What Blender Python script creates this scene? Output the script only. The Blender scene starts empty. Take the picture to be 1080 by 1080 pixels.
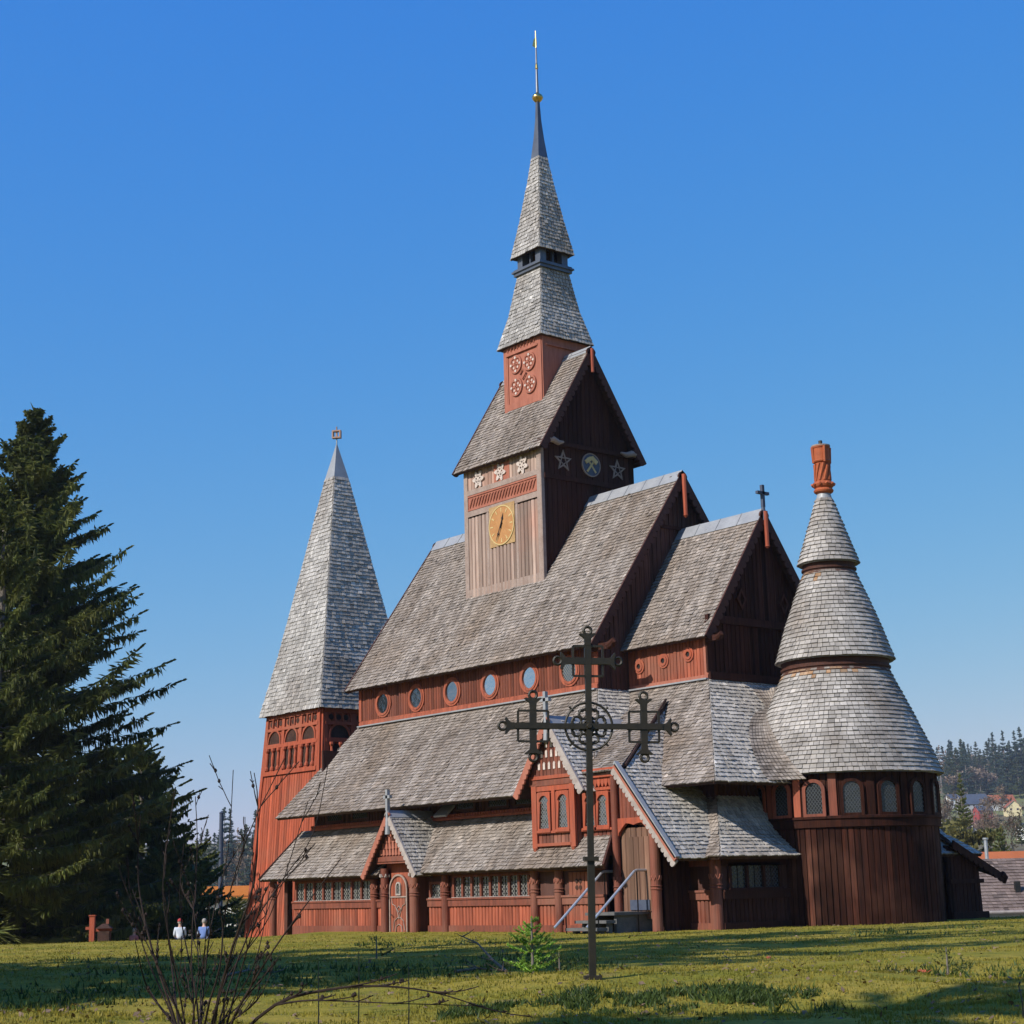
import bpy, math, random
import numpy as np
from mathutils import Vector, Matrix
random.seed(7)
V = Vector
rad = math.radians
scene = bpy.context.scene
col = scene.collection

# ------------------------------------------------------------------ helpers
class MB:
    """collects polygons; build() links them as one mesh object"""
    def __init__(s): s.v=[]; s.f=[]; s.m=[]; s.t=[]
    def face(s, pts, m=0, t=1.0):
        i=len(s.v); s.v.extend([tuple(p) for p in pts]); s.f.append(tuple(range(i,i+len(pts)))); s.m.append(m); s.t.append(t)
    def hexa(s, b, t_, m=0, t=1.0):
        """b: 4 bottom points, t_: 4 top points (same order, ccw from above)"""
        i=len(s.v); s.v.extend([tuple(p) for p in list(b)+list(t_)])
        for q in ((3,2,1,0),(4,5,6,7),(0,1,5,4),(1,2,6,5),(2,3,7,6),(3,0,4,7)):
            s.f.append(tuple(i+k for k in q)); s.m.append(m); s.t.append(t)
    def box(s, x0,x1,y0,y1,z0,z1,m=0,t=1.0):
        s.hexa([(x0,y0,z0),(x1,y0,z0),(x1,y1,z0),(x0,y1,z0)],[(x0,y0,z1),(x1,y0,z1),(x1,y1,z1),(x0,y1,z1)],m,t)
    def beam(s, a, b, w, h, up=(0,0,1), m=0, t=1.0):
        a=V(a); b=V(b); d=(b-a).normalized(); u=V(up); r=d.cross(u)
        if r.length<1e-4: r=d.cross(V((0,1,0)))
        r.normalize(); u=r.cross(d)
        q=[(-w/2,-h/2),(w/2,-h/2),(w/2,h/2),(-w/2,h/2)]
        s.hexa([a+r*x+u*y for x,y in q][::-1],[b+r*x+u*y for x,y in q][::-1],m,t)
    def tube(s, pts, rs, n=6, m=0, t=1.0, caps=True):
        pts=[V(p) for p in pts]
        if not isinstance(rs,(list,tuple)): rs=[rs]*len(pts)
        base=len(s.v); ref=None
        for i,p in enumerate(pts):
            d=(pts[min(i+1,len(pts)-1)]-pts[max(i-1,0)]).normalized()
            if ref is None:
                ref=V((0,0,1)) if abs(d.z)<.9 else V((1,0,0))
            r=d.cross(ref)
            if r.length<1e-5: r=d.cross(V((0.3,1,0.2)))
            r.normalize(); u=r.cross(d); ref=u
            for k in range(n):
                a=2*math.pi*k/n
                s.v.append(tuple(p+r*(math.cos(a)*rs[i])+u*(math.sin(a)*rs[i])))
        for i in range(len(pts)-1):
            for k in range(n):
                a=base+i*n+k; b=base+i*n+(k+1)%n
                s.f.append((a,b,b+n,a+n)); s.m.append(m); s.t.append(t)
        if caps:
            s.f.append(tuple(base+k for k in range(n))[::-1]); s.m.append(m); s.t.append(t)
            e=base+(len(pts)-1)*n
            s.f.append(tuple(e+k for k in range(n))); s.m.append(m); s.t.append(t)
    def lathe(s, cx, cy, prof, n=24, m=0, t=1.0):
        base=len(s.v)
        for r,z in prof:
            for k in range(n):
                a=2*math.pi*k/n; s.v.append((cx+r*math.cos(a),cy+r*math.sin(a),z))
        for i in range(len(prof)-1):
            for k in range(n):
                a=base+i*n+k; b=base+i*n+(k+1)%n
                s.f.append((a,b,b+n,a+n)); s.m.append(m); s.t.append(t)
        s.f.append(tuple(base+k for k in range(n))[::-1]); s.m.append(m); s.t.append(t)
        e=base+(len(prof)-1)*n
        s.f.append(tuple(e+k for k in range(n))); s.m.append(m); s.t.append(t)
    def build(s, name, mats, parent=None, smooth=False, label=None):
        me=bpy.data.meshes.new(name); me.from_pydata(s.v,[],s.f)
        if not isinstance(mats,(list,tuple)): mats=[mats]
        for m in mats: me.materials.append(m)
        me.polygons.foreach_set('material_index',s.m)
        a=me.attributes.new('tint','FLOAT','FACE'); a.data.foreach_set('value',s.t)
        if smooth: me.polygons.foreach_set('use_smooth',[True]*len(s.f))
        me.update()
        o=bpy.data.objects.new(name,me); col.objects.link(o)
        if parent is not None: o.parent=parent
        if label: o['label']=label
        return o

def np_mesh(name, verts, faces, tint, mats, parent=None, mi=None, loc=None):
    """verts (n,3), faces (k,4) arrays"""
    me=bpy.data.meshes.new(name)
    n=len(verts); k=len(faces); w=faces.shape[1]
    me.vertices.add(n); me.vertices.foreach_set('co',np.asarray(verts,np.float32).ravel())
    me.loops.add(k*w); me.loops.foreach_set('vertex_index',np.asarray(faces,np.int32).ravel())
    me.polygons.add(k); me.polygons.foreach_set('loop_start',np.arange(0,k*w,w,dtype=np.int32))
    try: me.polygons.foreach_set('loop_total',np.full(k,w,dtype=np.int32))
    except Exception: pass
    if not isinstance(mats,(list,tuple)): mats=[mats]
    for m in mats: me.materials.append(m)
    if mi is not None: me.polygons.foreach_set('material_index',np.asarray(mi,np.int32))
    a=me.attributes.new('tint','FLOAT','FACE'); a.data.foreach_set('value',np.asarray(tint,np.float32))
    me.update(calc_edges=True); me.validate()
    o=bpy.data.objects.new(name,me); col.objects.link(o)
    if parent is not None: o.parent=parent
    if loc is not None: o.location=loc
    return o

class Fr:
    """plane frame: origin, horizontal axis, up axis, outward normal"""
    def __init__(s,o,ux,uz):
        s.o=V(o); s.u=V(ux).normalized(); z=V(uz).normalized()
        s.n=s.u.cross(z).normalized(); s.z=s.n.cross(s.u)
    def p(s,u,v,d=0): return s.o+s.u*u+s.z*v+s.n*d
    def to2(s,P):
        q=V(P)-s.o; return (q.dot(s.u),q.dot(s.z))
SOUTH=lambda y,x=0,z=0: Fr((x,y,z),(1,0,0),(0,0,1))
EAST=lambda x,y=0,z=0: Fr((x,y,z),(0,1,0),(0,0,1))
NORTH=lambda y,x=0,z=0: Fr((x,y,z),(-1,0,0),(0,0,1))
WEST=lambda x,y=0,z=0: Fr((x,y,z),(0,-1,0),(0,0,1))
def fr3(pts):
    a,b,c=V(pts[0]),V(pts[1]),V(pts[2]); u=(b-a).normalized(); n=u.cross(c-a).normalized()
    return Fr(a,u,n.cross(u))
def cross_at(poly,val,ax):
    """interval of a convex 2d polygon along the other axis where coord[ax]==val"""
    r=[]
    for i in range(len(poly)):
        p,q=poly[i],poly[(i+1)%len(poly)]
        a,b=p[ax],q[ax]
        if abs(b-a)<1e-9:
            if abs(a-val)<1e-6: r+= [p[1-ax],q[1-ax]]
            continue
        t=(val-a)/(b-a)
        if -1e-9<=t<=1+1e-9: r.append(p[1-ax]+t*(q[1-ax]-p[1-ax]))
    return (min(r),max(r)) if r else None
def mir(pts): 
    q=[(x,-y,z) for x,y,z in pts]; return [q[1],q[0]]+q[2:][::-1]

def slab(mb,pts,d0=-.02,d1=-.14,m=0,mb_=1,t=.8):
    f=fr3(pts); n=f.n
    a=[V(p)+n*d0 for p in pts]; b=[V(p)+n*d1 for p in pts]
    mb.face(a,m,t); mb.face(b[::-1],mb_,1)
    for i in range(len(pts)):
        j=(i+1)%len(pts); mb.face([a[i],b[i],b[j],a[j]],mb_,1)

def shingles(mb,pts,e=.2,w0=.15,w1=.27,th=.04,m=0,deck=True,md=1,over=.03):
    if w0==.15: w0,w1,e=(.11,.19,e*.86) if m==0 else (.12,.19,e)
    """rows of overlapping wooden shingles on a convex roof polygon pts[0]->pts[1] being the eave"""
    if deck: slab(mb,pts,m=m,mb_=md)
    f=fr3(pts); P=[f.to2(p) for p in pts]
    v0=min(p[1] for p in P); v1=max(p[1] for p in P)
    nrow=max(1,int(round((v1-v0)/e))); e=(v1-v0)/nrow
    for r in range(nrow):
        a=v0+r*e; b=min(a+e*1.22,v1)
        ia=cross_at(P,min(max(a,v0+1e-4),v1-1e-4),1); ib=cross_at(P,min(max(b,v0+1e-4),v1-1e-4),1)
        if not ia or not ib: continue
        lo=min(ia[0],ib[0]); hi=max(ia[1],ib[1]); u=lo-random.random()*w1
        aa=a-(over if r==0 else 0)
        rowt=random.gauss(1,.045)
        while u<hi:
            w=random.uniform(w0,w1); gp=.016 if m==5 else .007; l,rr=u+gp,u+w-gp; u+=w
            bl,br=max(l,ia[0]),min(rr,ia[1]); tl,tr=max(l,ib[0]),min(rr,ib[1])
            if br-bl<.02 and tr-tl<.02: continue
            if br<bl: bl=br=(min(max((l+rr)/2,ia[0]),ia[1]))
            if tr<tl: tl=tr=(min(max((l+rr)/2,ib[0]),ib[1]))
            d=th+random.uniform(-.012,.014); j=random.uniform(-.018,.018)
            if random.random()<.025: j-=.03; d+=.025
            t=max(.45,min(1.6,random.gauss(1,.14)*rowt))
            z_=random.random(); t*=1.25 if z_<.03 else .7 if z_<.06 else 1
            q=[f.p(bl,aa+j,d),f.p(br,aa+j,d+random.uniform(-.008,.008)),f.p(tr,b,.004),f.p(tl,b,.004)]
            g=[f.p(bl,aa+j,0),f.p(br,aa+j,0)]
            mb.face(q,m,t); mb.face([g[0],g[1],q[1],q[0]],m,t*.8)
            mb.face([g[1],q[2],q[1]],m,t*.8); mb.face([g[0],q[0],q[3]],m,t*.8)

def cone_shingles(mb,cx,cy,prof,e=.2,w=.26,th=.05,m=0,stain=0):
    """prof: (r,z) from eave to top"""
    L=[0]
    for i in range(1,len(prof)): L.append(L[-1]+math.hypot(prof[i][0]-prof[i-1][0],prof[i][1]-prof[i-1][1]))
    def at(s):
        s=max(0,min(L[-1],s))
        for i in range(1,len(L)):
            if s<=L[i]+1e-9:
                k=(s-L[i-1])/(L[i]-L[i-1]); return tuple(prof[i-1][j]+k*(prof[i][j]-prof[i-1][j]) for j in (0,1))
    n=max(1,round(L[-1]/e)); e=L[-1]/n
    for r in range(n):
        a=at(r*e); b=at(r*e+e*1.22); k=max(8,int(2*math.pi*a[0]/w)); off=random.random()*6
        cuts=[off]; 
        ws=[random.uniform(.7,1.3) for _ in range(k)]; S=sum(ws)
        for x in ws: cuts.append(cuts[-1]+x/S*2*math.pi)
        dr,dz=b[0]-a[0],b[1]-a[1]; h=math.hypot(dr,dz); nr,nz=dz/h,-dr/h
        rowt=random.gauss(1,.05)
        for i in range(k):
            A=cuts[i]+.008/a[0]; B=cuts[i+1]-.008/a[0]; d=th+random.uniform(-.012,.014); j=random.uniform(-.01,.01)
            t=max(.5,min(1.6,random.gauss(1,.115)*rowt))
            def P(r_,z_,ang): return (cx+r_*math.cos(ang),cy+r_*math.sin(ang),z_)
            q=[P(a[0]+nr*d,a[1]+nz*d+j,A),P(a[0]+nr*d,a[1]+nz*d+j,B),P(b[0]+.004,b[1],B),P(b[0]+.004,b[1],A)]
            g=[P(a[0],a[1]+j,A),P(a[0],a[1]+j,B)]
            am=((A+B)/2+2.0)%6.283; am=min(am,6.283-am); mm=m
            if stain and r>=n-3 and random.random()<(r-n+3.6)/3.0*max(0,1-am*.55): mm=stain
            mb.face(q,mm,t); mb.face([g[0],g[1],q[1],q[0]],mm,t*.8)
            mb.face([g[1],q[2],q[1]],mm,t*.8); mb.face([g[0],q[0],q[3]],mm,t*.8)

def planks(mb,f,poly,w=.2,d=.04,gap=.012,m=0,back=True,style='board',tv=.2,bd=.12):
    """vertical boards clipped to a convex polygon given in frame coordinates"""
    if back:
        a=[f.p(u,v,0) for u,v in poly]; b=[f.p(u,v,-bd) for u,v in poly]
        mb.face(a,m,.45); mb.face(b[::-1],m,.6)
        for i in range(len(poly)):
            j=(i+1)%len(poly); mb.face([a[i],b[i],b[j],a[j]],m,.6)
    u0=min(p[0] for p in poly); u1=max(p[0] for p in poly); n=max(1,round((u1-u0)/w)); w=(u1-u0)/n
    for i in range(n):
        a=u0+i*w; b=a+w; j=random.uniform(-.15,.15)*gap
        ia=cross_at(poly,a+1e-4,0); ib=cross_at(poly,b-1e-4,0); im=cross_at(poly,(a+b)/2,0)
        if not ia or not ib: continue
        t=max(.5,random.gauss(1,tv)); dd=d*random.uniform(.8,1.15)
        if style=='round': prof=[(a+.008,0),(a+.16*w,dd*.75),(a+.5*w,dd*1.15),(a+.84*w,dd*.75),(b-.008,0)]
        elif style=='batten': prof=[(a,.0),(a+.02,.018),(a+w*.62,.018),(a+w*.66,dd),(b-.02,dd),(b,0)]
        else: prof=[(a+gap/2,0),(a+gap/2+.015,dd),(b-gap/2-.015,dd),(b-gap/2,0)]
        def vi(u):
            k=(u-a)/w; return (ia[0]+k*(ib[0]-ia[0]),ia[1]+k*(ib[1]-ia[1]))
        for k in range(len(prof)-1):
            (p,dp),(q,dq)=prof[k],prof[k+1]; vp,vq=vi(p),vi(q)
            if vp[1]-vp[0]<.01 and vq[1]-vq[0]<.01: continue
            mb.face([f.p(p,vp[0],dp),f.p(q,vq[0],dq),f.p(q,vq[1],dq),f.p(p,vp[1],dp)],m,t)

def plate(mb,f,poly,d0,d1,m=0,t=1.0):
    a=[f.p(u,v,d1) for u,v in poly]; b=[f.p(u,v,d0) for u,v in poly]
    mb.face(a,m,t); mb.face(b[::-1],m,t)
    for i in range(len(poly)):
        j=(i+1)%len(poly); mb.face([a[i],b[i],b[j],a[j]],m,t)
def ring(mb,f,inn,out,d0,d1,m=0,t=1.0):
    n=len(inn)
    for i in range(n):
        j=(i+1)%n
        mb.face([f.p(*out[i],d1),f.p(*out[j],d1),f.p(*inn[j],d1),f.p(*inn[i],d1)],m,t)
        mb.face([f.p(*out[i],d0),f.p(*out[j],d0),f.p(*out[j],d1),f.p(*out[i],d1)],m,t)
        mb.face([f.p(*inn[j],d0),f.p(*inn[i],d0),f.p(*inn[i],d1),f.p(*inn[j],d1)],m,t)
        mb.face([f.p(*out[j],d0),f.p(*out[i],d0),f.p(*inn[i],d0),f.p(*inn[j],d0)],m,t)
def circ(u,v,r,n=24,ph=0,ry=None):
    ry=ry or r
    return [(u+r*math.cos(ph+2*math.pi*i/n),v+ry*math.sin(ph+2*math.pi*i/n)) for i in range(n)]
def archp(u,v,w,h,n=9):
    """arched outline, ccw, bottom left at (u-w/2,v), total height h"""
    r=w/2; c=v+h-r
    return [(u-r,v),(u+r,v)]+[(u+r*math.cos(math.pi*i/n),c+r*math.sin(math.pi*i/n)) for i in range(n+1)]
def rect(u0,u1,v0,v1): return [(u0,v0),(u1,v0),(u1,v1),(u0,v1)]
def grow(poly,k):
    cu=sum(p[0] for p in poly)/len(poly); us=[p[0] for p in poly]; vs=[p[1] for p in poly]
    w=(max(us)-min(us))/2; h=(max(vs)-min(vs))/2; mu=(max(us)+min(us))/2; mv=(max(vs)+min(vs))/2
    return [(mu+(p[0]-mu)*(w+k)/w, mv+(p[1]-mv)*(h+k)/h) for p in poly]
def bar(mb,f,u0,u1,v0,v1,d0,d1,m=0,t=1.0): plate(mb,f,rect(u0,u1,v0,v1),d0,d1,m,t)

def scallop_board(mb,a,b,inward,n,w=.28,per=.3,amp=.09,th=.06,m=0,t=1.0):
    """board from a to b; straight outer edge, scalloped inner edge towards inward; n = facing normal"""
    a=V(a); b=V(b); L=(b-a).length; d=(b-a)/L; n=V(n).normalized(); iv=V(inward); iv=(iv-d*iv.dot(d)).normalized()
    k=max(1,round(L/per)); S=6
    def low(s):
        x=(s*k)%1.0; return w-amp+amp*math.sqrt(max(0,1-(2*x-1)**2))
    N=k*S
    for i in range(N):
        s0,s1=i/N,(i+1)/N; x0=low(s0+1e-6); x1=low(s1-1e-6)
        p=[a+d*L*s0,a+d*L*s1,a+d*L*s1+iv*x1,a+d*L*s0+iv*x0]
        fpt=[q+n*th for q in p]
        if (p[1]-p[0]).cross(p[2]-p[0]).dot(n)<0: mb.face(fpt[::-1],m,t); mb.face(p,m,t)
        else: mb.face(fpt,m,t); mb.face(p[::-1],m,t)
        mb.face([p[2],p[3],fpt[3],fpt[2]],m,t); mb.face([p[0],p[1],fpt[1],fpt[0]],m,t)

def tag(o,label=None,cat=None,group=None,kind=None):
    if label: o['label']=label
    if cat: o['category']=cat
    if group: o['group']=group
    if kind: o['kind']=kind
    return o
def empty(name,loc,label,cat,group=None,rz=0):
    o=bpy.data.objects.new(name,None); col.objects.link(o); o.location=loc; o.rotation_euler=(0,0,rz); o.empty_display_size=.2
    return tag(o,label,cat,group)
def copy_tree(o,parent=None):
    c=o.copy(); col.objects.link(c)
    if parent is not None: c.parent=parent
    for ch in list(o.children): copy_tree(ch,c)
    return c

# ------------------------------------------------------------------ materials
def nodes(name):
    m=bpy.data.materials.new(name); m.use_nodes=True; nt=m.node_tree; nt.nodes.clear()
    out=nt.nodes.new('ShaderNodeOutputMaterial'); b=nt.nodes.new('ShaderNodeBsdfPrincipled')
    nt.links.new(b.outputs[0],out.inputs[0]); return m,nt,b
def N(nt,t,**k):
    n=nt.nodes.new(t)
    for a,v in k.items(): setattr(n,a,v)
    return n
def mixc(nt,fac,a,b,mode='MIX'):
    n=N(nt,'ShaderNodeMix',data_type='RGBA',blend_type=mode)
    for i,x in ((0,fac),(6,a),(7,b)):
        if hasattr(x,'is_linked') or isinstance(x,bpy.types.NodeSocket): nt.links.new(x,n.inputs[i])
        else: n.inputs[i].default_value=x if i==0 else (*x,1)
    return n.outputs[2]
def ramp(nt,fac,stops):
    r=N(nt,'ShaderNodeValToRGB'); nt.links.new(fac,r.inputs[0]); e=r.color_ramp.elements
    while len(e)<len(stops): e.new(.5)
    for i,(p,c) in enumerate(stops): e[i].position=p; e[i].color=(*c,1) if len(c)==3 else c
    return r.outputs[0]
def coords(nt,scale=(1,1,1)):
    tc=N(nt,'ShaderNodeTexCoord'); mp=N(nt,'ShaderNodeMapping'); mp.inputs['Scale'].default_value=scale
    nt.links.new(tc.outputs['Object'],mp.inputs[0]); return mp.outputs[0]
def noise(nt,vec,scale,detail=3,rough=.55):
    n=N(nt,'ShaderNodeTexNoise'); n.inputs['Scale'].default_value=scale; n.inputs['Detail'].default_value=detail; n.inputs['Roughness'].default_value=rough
    nt.links.new(vec,n.inputs['Vector']); return n.outputs['Fac']
def surf(name,c1,c2,vs=(1,1,1),ns=1.0,rough=.8,c3=None,fine=(1,1,1),fs=8,fa=.35,bump=.15,bd=.02,spec=.25,lo=.35,hi=.65,metal=0):
    """two-colour weathering noise (c1..c2), a fine grain, per-piece tint"""
    m,nt,b=nodes(name)
    n1=noise(nt,coords(nt,vs),ns,4); k=ramp(nt,n1,[(lo,(0,0,0)),(hi,(1,1,1))])
    c=mixc(nt,k,c1,c2)
    if c3:
        n3=noise(nt,coords(nt,(1,1,1)),.35,3); c=mixc(nt,ramp(nt,n3,[(.5,(0,0,0)),(.7,(1,1,1))]),c,c3)
    n2=noise(nt,coords(nt,fine),fs,3,.6); g=ramp(nt,n2,[(.25,(1-fa,)*3),(.75,(1+fa,)*3)])
    c=mixc(nt,1.0,c,g,'MULTIPLY')
    at=N(nt,'ShaderNodeAttribute'); at.attribute_name='tint'
    c=mixc(nt,1.0,c,at.outputs['Fac'],'MULTIPLY')
    nt.links.new(c,b.inputs['Base Color']); b.inputs['Roughness'].default_value=rough; b.inputs['Specular IOR Level'].default_value=spec; b.inputs['Metallic'].default_value=metal
    if bump:
        bp=N(nt,'ShaderNodeBump'); bp.inputs['Strength'].default_value=bump; bp.inputs['Distance'].default_value=bd
        nt.links.new(n2,bp.inputs['Height']); nt.links.new(bp.outputs[0],b.inputs['Normal'])
    return m
M={}
M['shingle']=surf('shingle',(.195,.158,.130),(.30,.258,.225),(2.4,.3,.3),.8,.85,(.20,.155,.12),(3,3,14),6,.22,.3,.01,.2)
M['shingle_bell']=surf('shingle_silver',(.28,.262,.245),(.37,.352,.335),(1,1,.5),.8,.8,(.25,.225,.205),(3,3,14),6,.2,.3,.01,.25)
M['shingle_cone']=surf('shingle_pale',(.25,.225,.203),(.37,.34,.312),(1,1,1),.9,.8,(.21,.175,.145),(3,3,14),6,.2,.3,.01,.25)
M['shingle_east']=surf('shingle_pale_east',(.36,.325,.285),(.47,.43,.385),(1,1,1),.8,.8,(.31,.265,.22),(3,3,14),6,.2,.3,.01,.25)  # paler shingle for the east-facing slopes and spire faces
M['shingle_rust']=surf('shingle_rust_stained',(.30,.17,.09),(.36,.25,.17),(2,2,2),1.6,.85,None,(3,3,14),6,.2,.3,.01,.2)
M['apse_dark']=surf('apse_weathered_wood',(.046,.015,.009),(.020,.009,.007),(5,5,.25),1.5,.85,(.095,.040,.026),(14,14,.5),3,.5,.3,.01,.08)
M['clere']=surf('clerestory_boards',(.17,.048,.026),(.115,.036,.022),(6,6,.5),1.2,.75,(.15,.055,.038),(14,14,.8),3,.28,.2,.008)
M['barge']=surf('carved_barge_wood',(.085,.034,.025),(.06,.026,.02),(6,6,6),1.2,.8,None,(14,14,14),3,.25,.2,.008)
M['oakdoor']=surf('weathered_oak_boards',(.20,.115,.075),(.14,.075,.05),(7,7,.4),1.2,.8,(.13,.06,.04),(14,14,.5),3,.25,.25,.008)
M['under']=surf('dark_underside',(.035,.018,.013),(.06,.028,.02),(1,1,1),2)
M['red']=surf('red_stained_wood',(.21,.062,.037),(.125,.042,.028),(6,6,.5),1.2,.75,(.22,.095,.065),(14,14,.8),3,.25,.2,.008)
M['orange']=surf('fresh_orange_wood',(.36,.098,.052),(.22,.059,.033),(6,6,.5),1.5,.72,(.23,.088,.056),(14,14,.8),3,.2,.2,.008)
M['brick']=surf('bright_red_paint_wood',(.37,.082,.039),(.26,.062,.034),(5,5,.5),1.4,.72,(.29,.09,.052),(12,12,.7),3,.2,.2,.008)
M['pinkred']=surf('faded_red_wood',(.36,.135,.09),(.30,.105,.068),(5,5,.6),1.0,.75,None,(14,14,.8),3,.2,.2,.008)
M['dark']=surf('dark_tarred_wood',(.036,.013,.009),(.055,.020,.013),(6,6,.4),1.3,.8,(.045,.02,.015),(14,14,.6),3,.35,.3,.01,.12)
M['brown']=surf('brown_weathered_wood',(.075,.028,.018),(.052,.021,.015),(5,5,.35),1.2,.7,(.095,.045,.035),(14,14,.5),3,.35,.3,.01)
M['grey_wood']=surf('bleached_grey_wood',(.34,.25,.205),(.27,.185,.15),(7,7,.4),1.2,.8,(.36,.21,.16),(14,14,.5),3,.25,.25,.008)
M['grey_board']=surf('light_grey_board',(.32,.245,.21),(.26,.19,.16),(3,3,3),1.2,.8,None,(8,8,8),3,.2,.2,.008)
M['metal']=surf('zinc_sheet',(.31,.315,.325),(.25,.255,.27),(1,1,1),1.5,.5,None,(2,2,6),4,.12,.05,.005,.4,metal=.1)
M['lead']=surf('dark_sheet_metal',(.085,.095,.12),(.12,.13,.155),(1,1,1),1.5,.45,None,(2,2,6),4,.15,.05,.005,.5,metal=.4)
M['gold']=surf('gilding',(.75,.50,.17),(.62,.40,.13),(1,1,1),3,.25,None,(4,4,4),5,.1,0,.005,.5,metal=1)
M['clock']=surf('ochre_clock_paint',(.44,.22,.085),(.38,.18,.065),(1,1,1),3,.6,None,(4,4,4),5,.12,.05,.004)
M['clockp']=surf('dull_gold_panel',(.40,.26,.12),(.33,.20,.09),(1,1,1),3,.6,None,(4,4,4),5,.15,.05,.004)
M['ivory']=surf('cream_paint',(.55,.42,.20),(.48,.35,.15),(1,1,1),3,.6,None,(4,4,4),5,.1,0)
M['black']=surf('black_iron',(.012,.011,.010),(.02,.018,.016),(1,1,1),4,.5,None,(4,4,4),8,.2,.1,.004,.4)
M['white']=surf('white_paint_trim',(.38,.33,.30),(.29,.24,.215),(2,2,2),2,.7,None,(6,6,6),5,.12,.1,.004)
M['carve']=surf('pale_carving',(.58,.50,.45),(.44,.36,.32),(3,3,3),3,.75,None,(6,6,6),6,.2,.2,.005)
M['slate']=surf('blue_grey_paint',(.07,.085,.12),(.055,.065,.10),(2,2,2),2,.55,None,(6,6,6),6,.15,0)
M['terracotta']=surf('terracotta',(.38,.095,.034),(.30,.075,.03),(2,2,2),2,.7,None,(6,6,6),5,.2,.2,.006)
M['galv']=surf('galvanised_pipe',(.45,.46,.48),(.36,.37,.40),(2,2,2),2,.4,None,(6,6,6),5,.1,0,.004,.5,metal=.5)
M['stonegrey']=surf('weathered_step',(.13,.125,.12),(.09,.09,.088),(2,2,2),2,.85,None,(6,6,6),5,.2,.3,.006)
M['iron']=surf('bronze_iron',(.017,.014,.008),(.027,.021,.011),(3,3,3),2.5,.55,(.032,.022,.013),(9,9,9),6,.3,.35,.004,.4)
M['bark']=surf('bark_grey',(.20,.175,.15),(.10,.082,.068),(4,4,1),1.5,.9,None,(10,10,3),3,.35,.6,.03)
M['twig']=surf('dark_twig',(.016,.010,.008),(.030,.018,.013),(4,4,4),2,.8,None,(10,10,10),4,.3,.2,.004)
M['deadwood']=surf('pale_dead_branch',(.20,.135,.085),(.14,.09,.055),(4,4,4),2,.8,None,(10,10,10),4,.3,.2,.004)
def leafmat(name,c1,c2,tr=.25):
    m,nt,b=nodes(name); out=[n for n in nt.nodes if n.type=='OUTPUT_MATERIAL'][0]
    n1=noise(nt,coords(nt,(1,1,1)),.5,3); c=mixc(nt,ramp(nt,n1,[(.35,(0,0,0)),(.65,(1,1,1))]),c1,c2)
    at=N(nt,'ShaderNodeAttribute'); at.attribute_name='tint'; c=mixc(nt,1.0,c,at.outputs['Fac'],'MULTIPLY')
    nt.links.new(c,b.inputs['Base Color']); b.inputs['Roughness'].default_value=.55; b.inputs['Specular IOR Level'].default_value=.25
    t=N(nt,'ShaderNodeBsdfTranslucent'); nt.links.new(c,t.inputs[0]); ms=N(nt,'ShaderNodeMixShader'); ms.inputs[0].default_value=tr
    nt.links.new(b.outputs[0],ms.inputs[1]); nt.links.new(t.outputs[0],ms.inputs[2]); nt.links.new(ms.outputs[0],out.inputs[0]); return m
M['needle']=leafmat('spruce_needles',(.080,.105,.026),(.175,.182,.044),.3)
M['needle_blue']=leafmat('blue_spruce_needles',(.040,.065,.050),(.055,.085,.060),.2)
M['needle_far']=leafmat('far_needles',(.045,.065,.028),(.07,.085,.035),.2)
M['needle_lime']=leafmat('young_fir_needles',(.20,.34,.05),(.30,.44,.07),.4)
M['yellowleaf']=leafmat('olive_hedge_leaf',(.12,.12,.035),(.17,.15,.05),.3)
M['baretwig']=leafmat('bare_brown_twigs',(.15,.105,.075),(.20,.15,.11),.15)
M['larch']=leafmat('russet_larch_twigs',(.22,.13,.07),(.28,.18,.10),.2)
M['grass']=leafmat('grass_blades',(.17,.165,.017),(.32,.25,.04),.4)
M['tuft']=leafmat('dark_tussock_blades',(.035,.065,.014),(.07,.10,.02),.3)
M['rail_glass']=surf('pane',(.2,.2,.2),(.2,.2,.2))

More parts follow.
